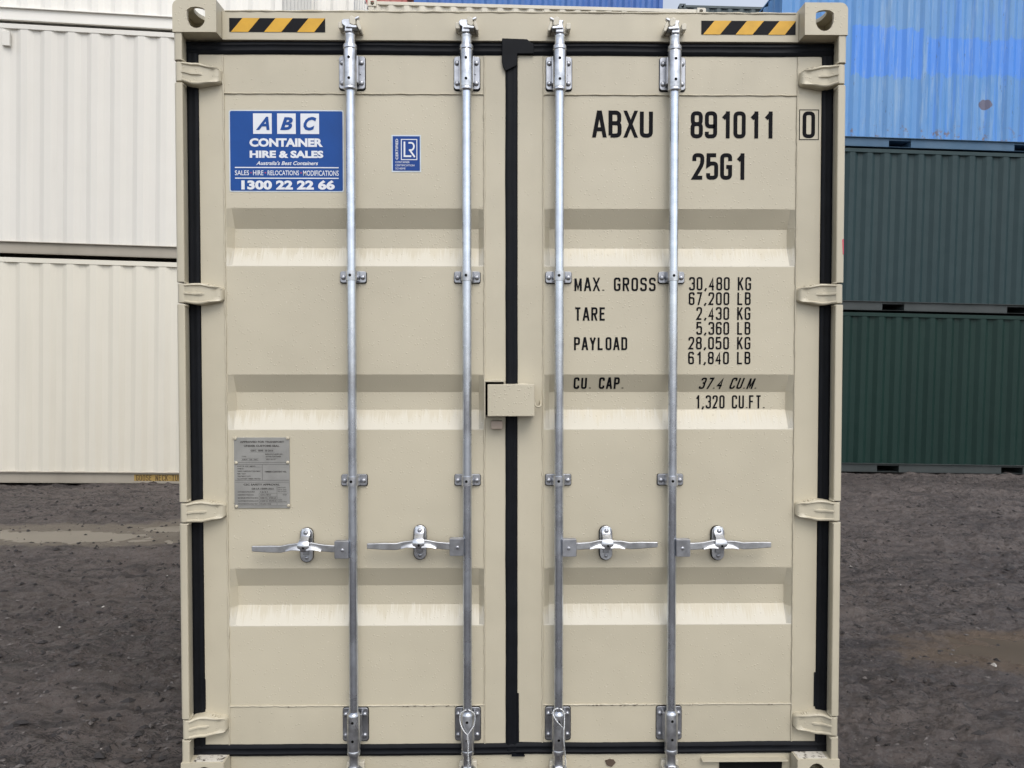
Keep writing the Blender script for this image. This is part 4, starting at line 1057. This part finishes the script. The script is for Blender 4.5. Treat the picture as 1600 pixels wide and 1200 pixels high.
    for k in (-1, 1):
        tip = .066; prof2 = [(.012, .0125, .004), (.030, .0110, .003), (.048, .006, .001), (tip, -.0035 if k*hs < 0 else -.006, -.0055)]
        prof2 = [(.010, -.010, .005), (.026, -.0085, .0065), (.044, -.0080, .003), (tip, -.0125, -.0080)]
        vs = []
        for u, lo_, hi_ in prof2:
            vs += [(rx_+k*u, .001, hzr+lo_), (rx_+k*u, .026, hzr+lo_-.001), (rx_+k*u, .026, hzr+hi_+.001), (rx_+k*u, .007, hzr+hi_)]
        n = len(prof2)
        mb.add(vs, [(i*4+j, i*4+(j+1) % 4, (i+1)*4+(j+1) % 4, (i+1)*4+j) for i in range(n-1) for j in range(4)] + [(0, 1, 2, 3), ((n-1)*4+3, (n-1)*4+2, (n-1)*4+1, (n-1)*4)])
    mb.build('catch', 'zinc_handle', bar, bevel=.0018)
    return bar
M['keeper'] = paint('cream_keeper_paint', (.60, .56, .46, 1), rough=.35)
M['zinc_handle'] = metal('scuffed_handle_steel', (.54, .55, .57, 1), .36, .3)
lock_bar(-.588, 1, .9180, -1)
lock_bar(-.165, 1, .9270, -1)
lock_bar(.175, -1, .9230, 1)
lock_bar(.596, -1, .9215, 1)

# twisted wire seals looped on the inner bars
def twisted(mb, pts, r, turns_per_m=55, phase=0.0):
    P = [Vector(p) for p in pts]; dense = []
    for i in range(len(P)-1):
        p0, p1, p2, p3 = P[max(i-1, 0)], P[i], P[i+1], P[min(i+2, len(P)-1)]
        n = max(2, int((p2-p1).length/.003))
        for k in range(n):
            t = k/n; dense.append(.5*((2*p1) + (-p0+p2)*t + (2*p0-5*p1+4*p2-p3)*t*t + (-p0+3*p1-3*p2+p3)*t**3))
    dense.append(P[-1])
    for st in range(2):
        s = 0; out = []
        for i, p in enumerate(dense):
            d = (dense[min(i+1, len(dense)-1)] - dense[max(i-1, 0)]).normalized()
            if i: s += (p - dense[i-1]).length
            a = d.cross(Vector((0, 1, 0))).normalized(); b = d.cross(a); ph = s*turns_per_m*2*math.pi + st*math.pi + phase
            out.append(p + (a*math.cos(ph) + b*math.sin(ph))*r*.75)
        mb.tube(out, r*.8, 6)
x = -.165; yf = BY - .031
mb = MB()
twisted(mb, [(x-.004, yf+.012, .318), (x-.024, yf+.012, .306), (x-.0275, yf+.010, .288), (x-.024, yf+.004, .266), (x-.010, yf-.003, .242), (x+.000, yf-.004, .232), (x+.005, yf-.004, .215), (x+.006, yf-.004, .200)], .0017)
twisted(mb, [(x+.004, yf+.012, .318), (x+.024, yf+.012, .306), (x+.0285, yf+.010, .288), (x+.024, yf+.004, .262), (x+.008, yf-.003, .240), (x+.001, yf-.006, .228), (x+.001, yf-.006, .210), (x+.004, yf-.006, .196)], .0017, phase=1)
twisted(mb, [(x+.004, yf-.004, .200), (x+.003, yf-.004, .160), (x+.005, yf-.004, .135), (x+.002, yf-.006, .10), (x+.003, yf-.006, .03)], .0021)
twisted(mb, [(x+.002, yf-.008, .140), (x+.008, yf-.008, .120), (x-.002, yf-.008, .095), (x-.003, yf-.006, .03)], .0020)
o = mb.build('wire_seal', 'cable', smooth=60); o['label'] = 'twisted wire loop hanging evenly round the bar left of the centre seal'; o['category'] = 'wire seal'; o['group'] = 'twisted wire loops on the inner locking bars'
x = .175; mb = MB()
twisted(mb, [(x-.002, yf+.012, .322), (x-.018, yf+.012, .317), (x-.0225, yf+.008, .304), (x-.014, yf+.002, .286), (x+.002, yf-.003, .268), (x+.017, yf-.003, .253)], .0016)
twisted(mb, [(x+.004, yf+.014, .320), (x+.0175, yf+.012, .310), (x+.020, yf+.008, .290), (x+.019, yf-.002, .262), (x+.017, yf-.004, .240), (x+.018, yf-.003, .20), (x+.022, yf-.002, .16), (x+.023, yf-.004, .12), (x+.022, yf-.006, .08), (x+.020, yf-.006, .03)], .0016, phase=1)
twisted(mb, [(x+.016, yf-.004, .250), (x+.015, yf-.004, .215), (x+.019, yf-.004, .185)], .0018, phase=2)
o = mb.build('wire_seal', 'cable', smooth=60); o['label'] = 'twisted wire loop slung to one side of the bar right of the centre seal'; o['category'] = 'wire seal'; o['group'] = 'twisted wire loops on the inner locking bars'
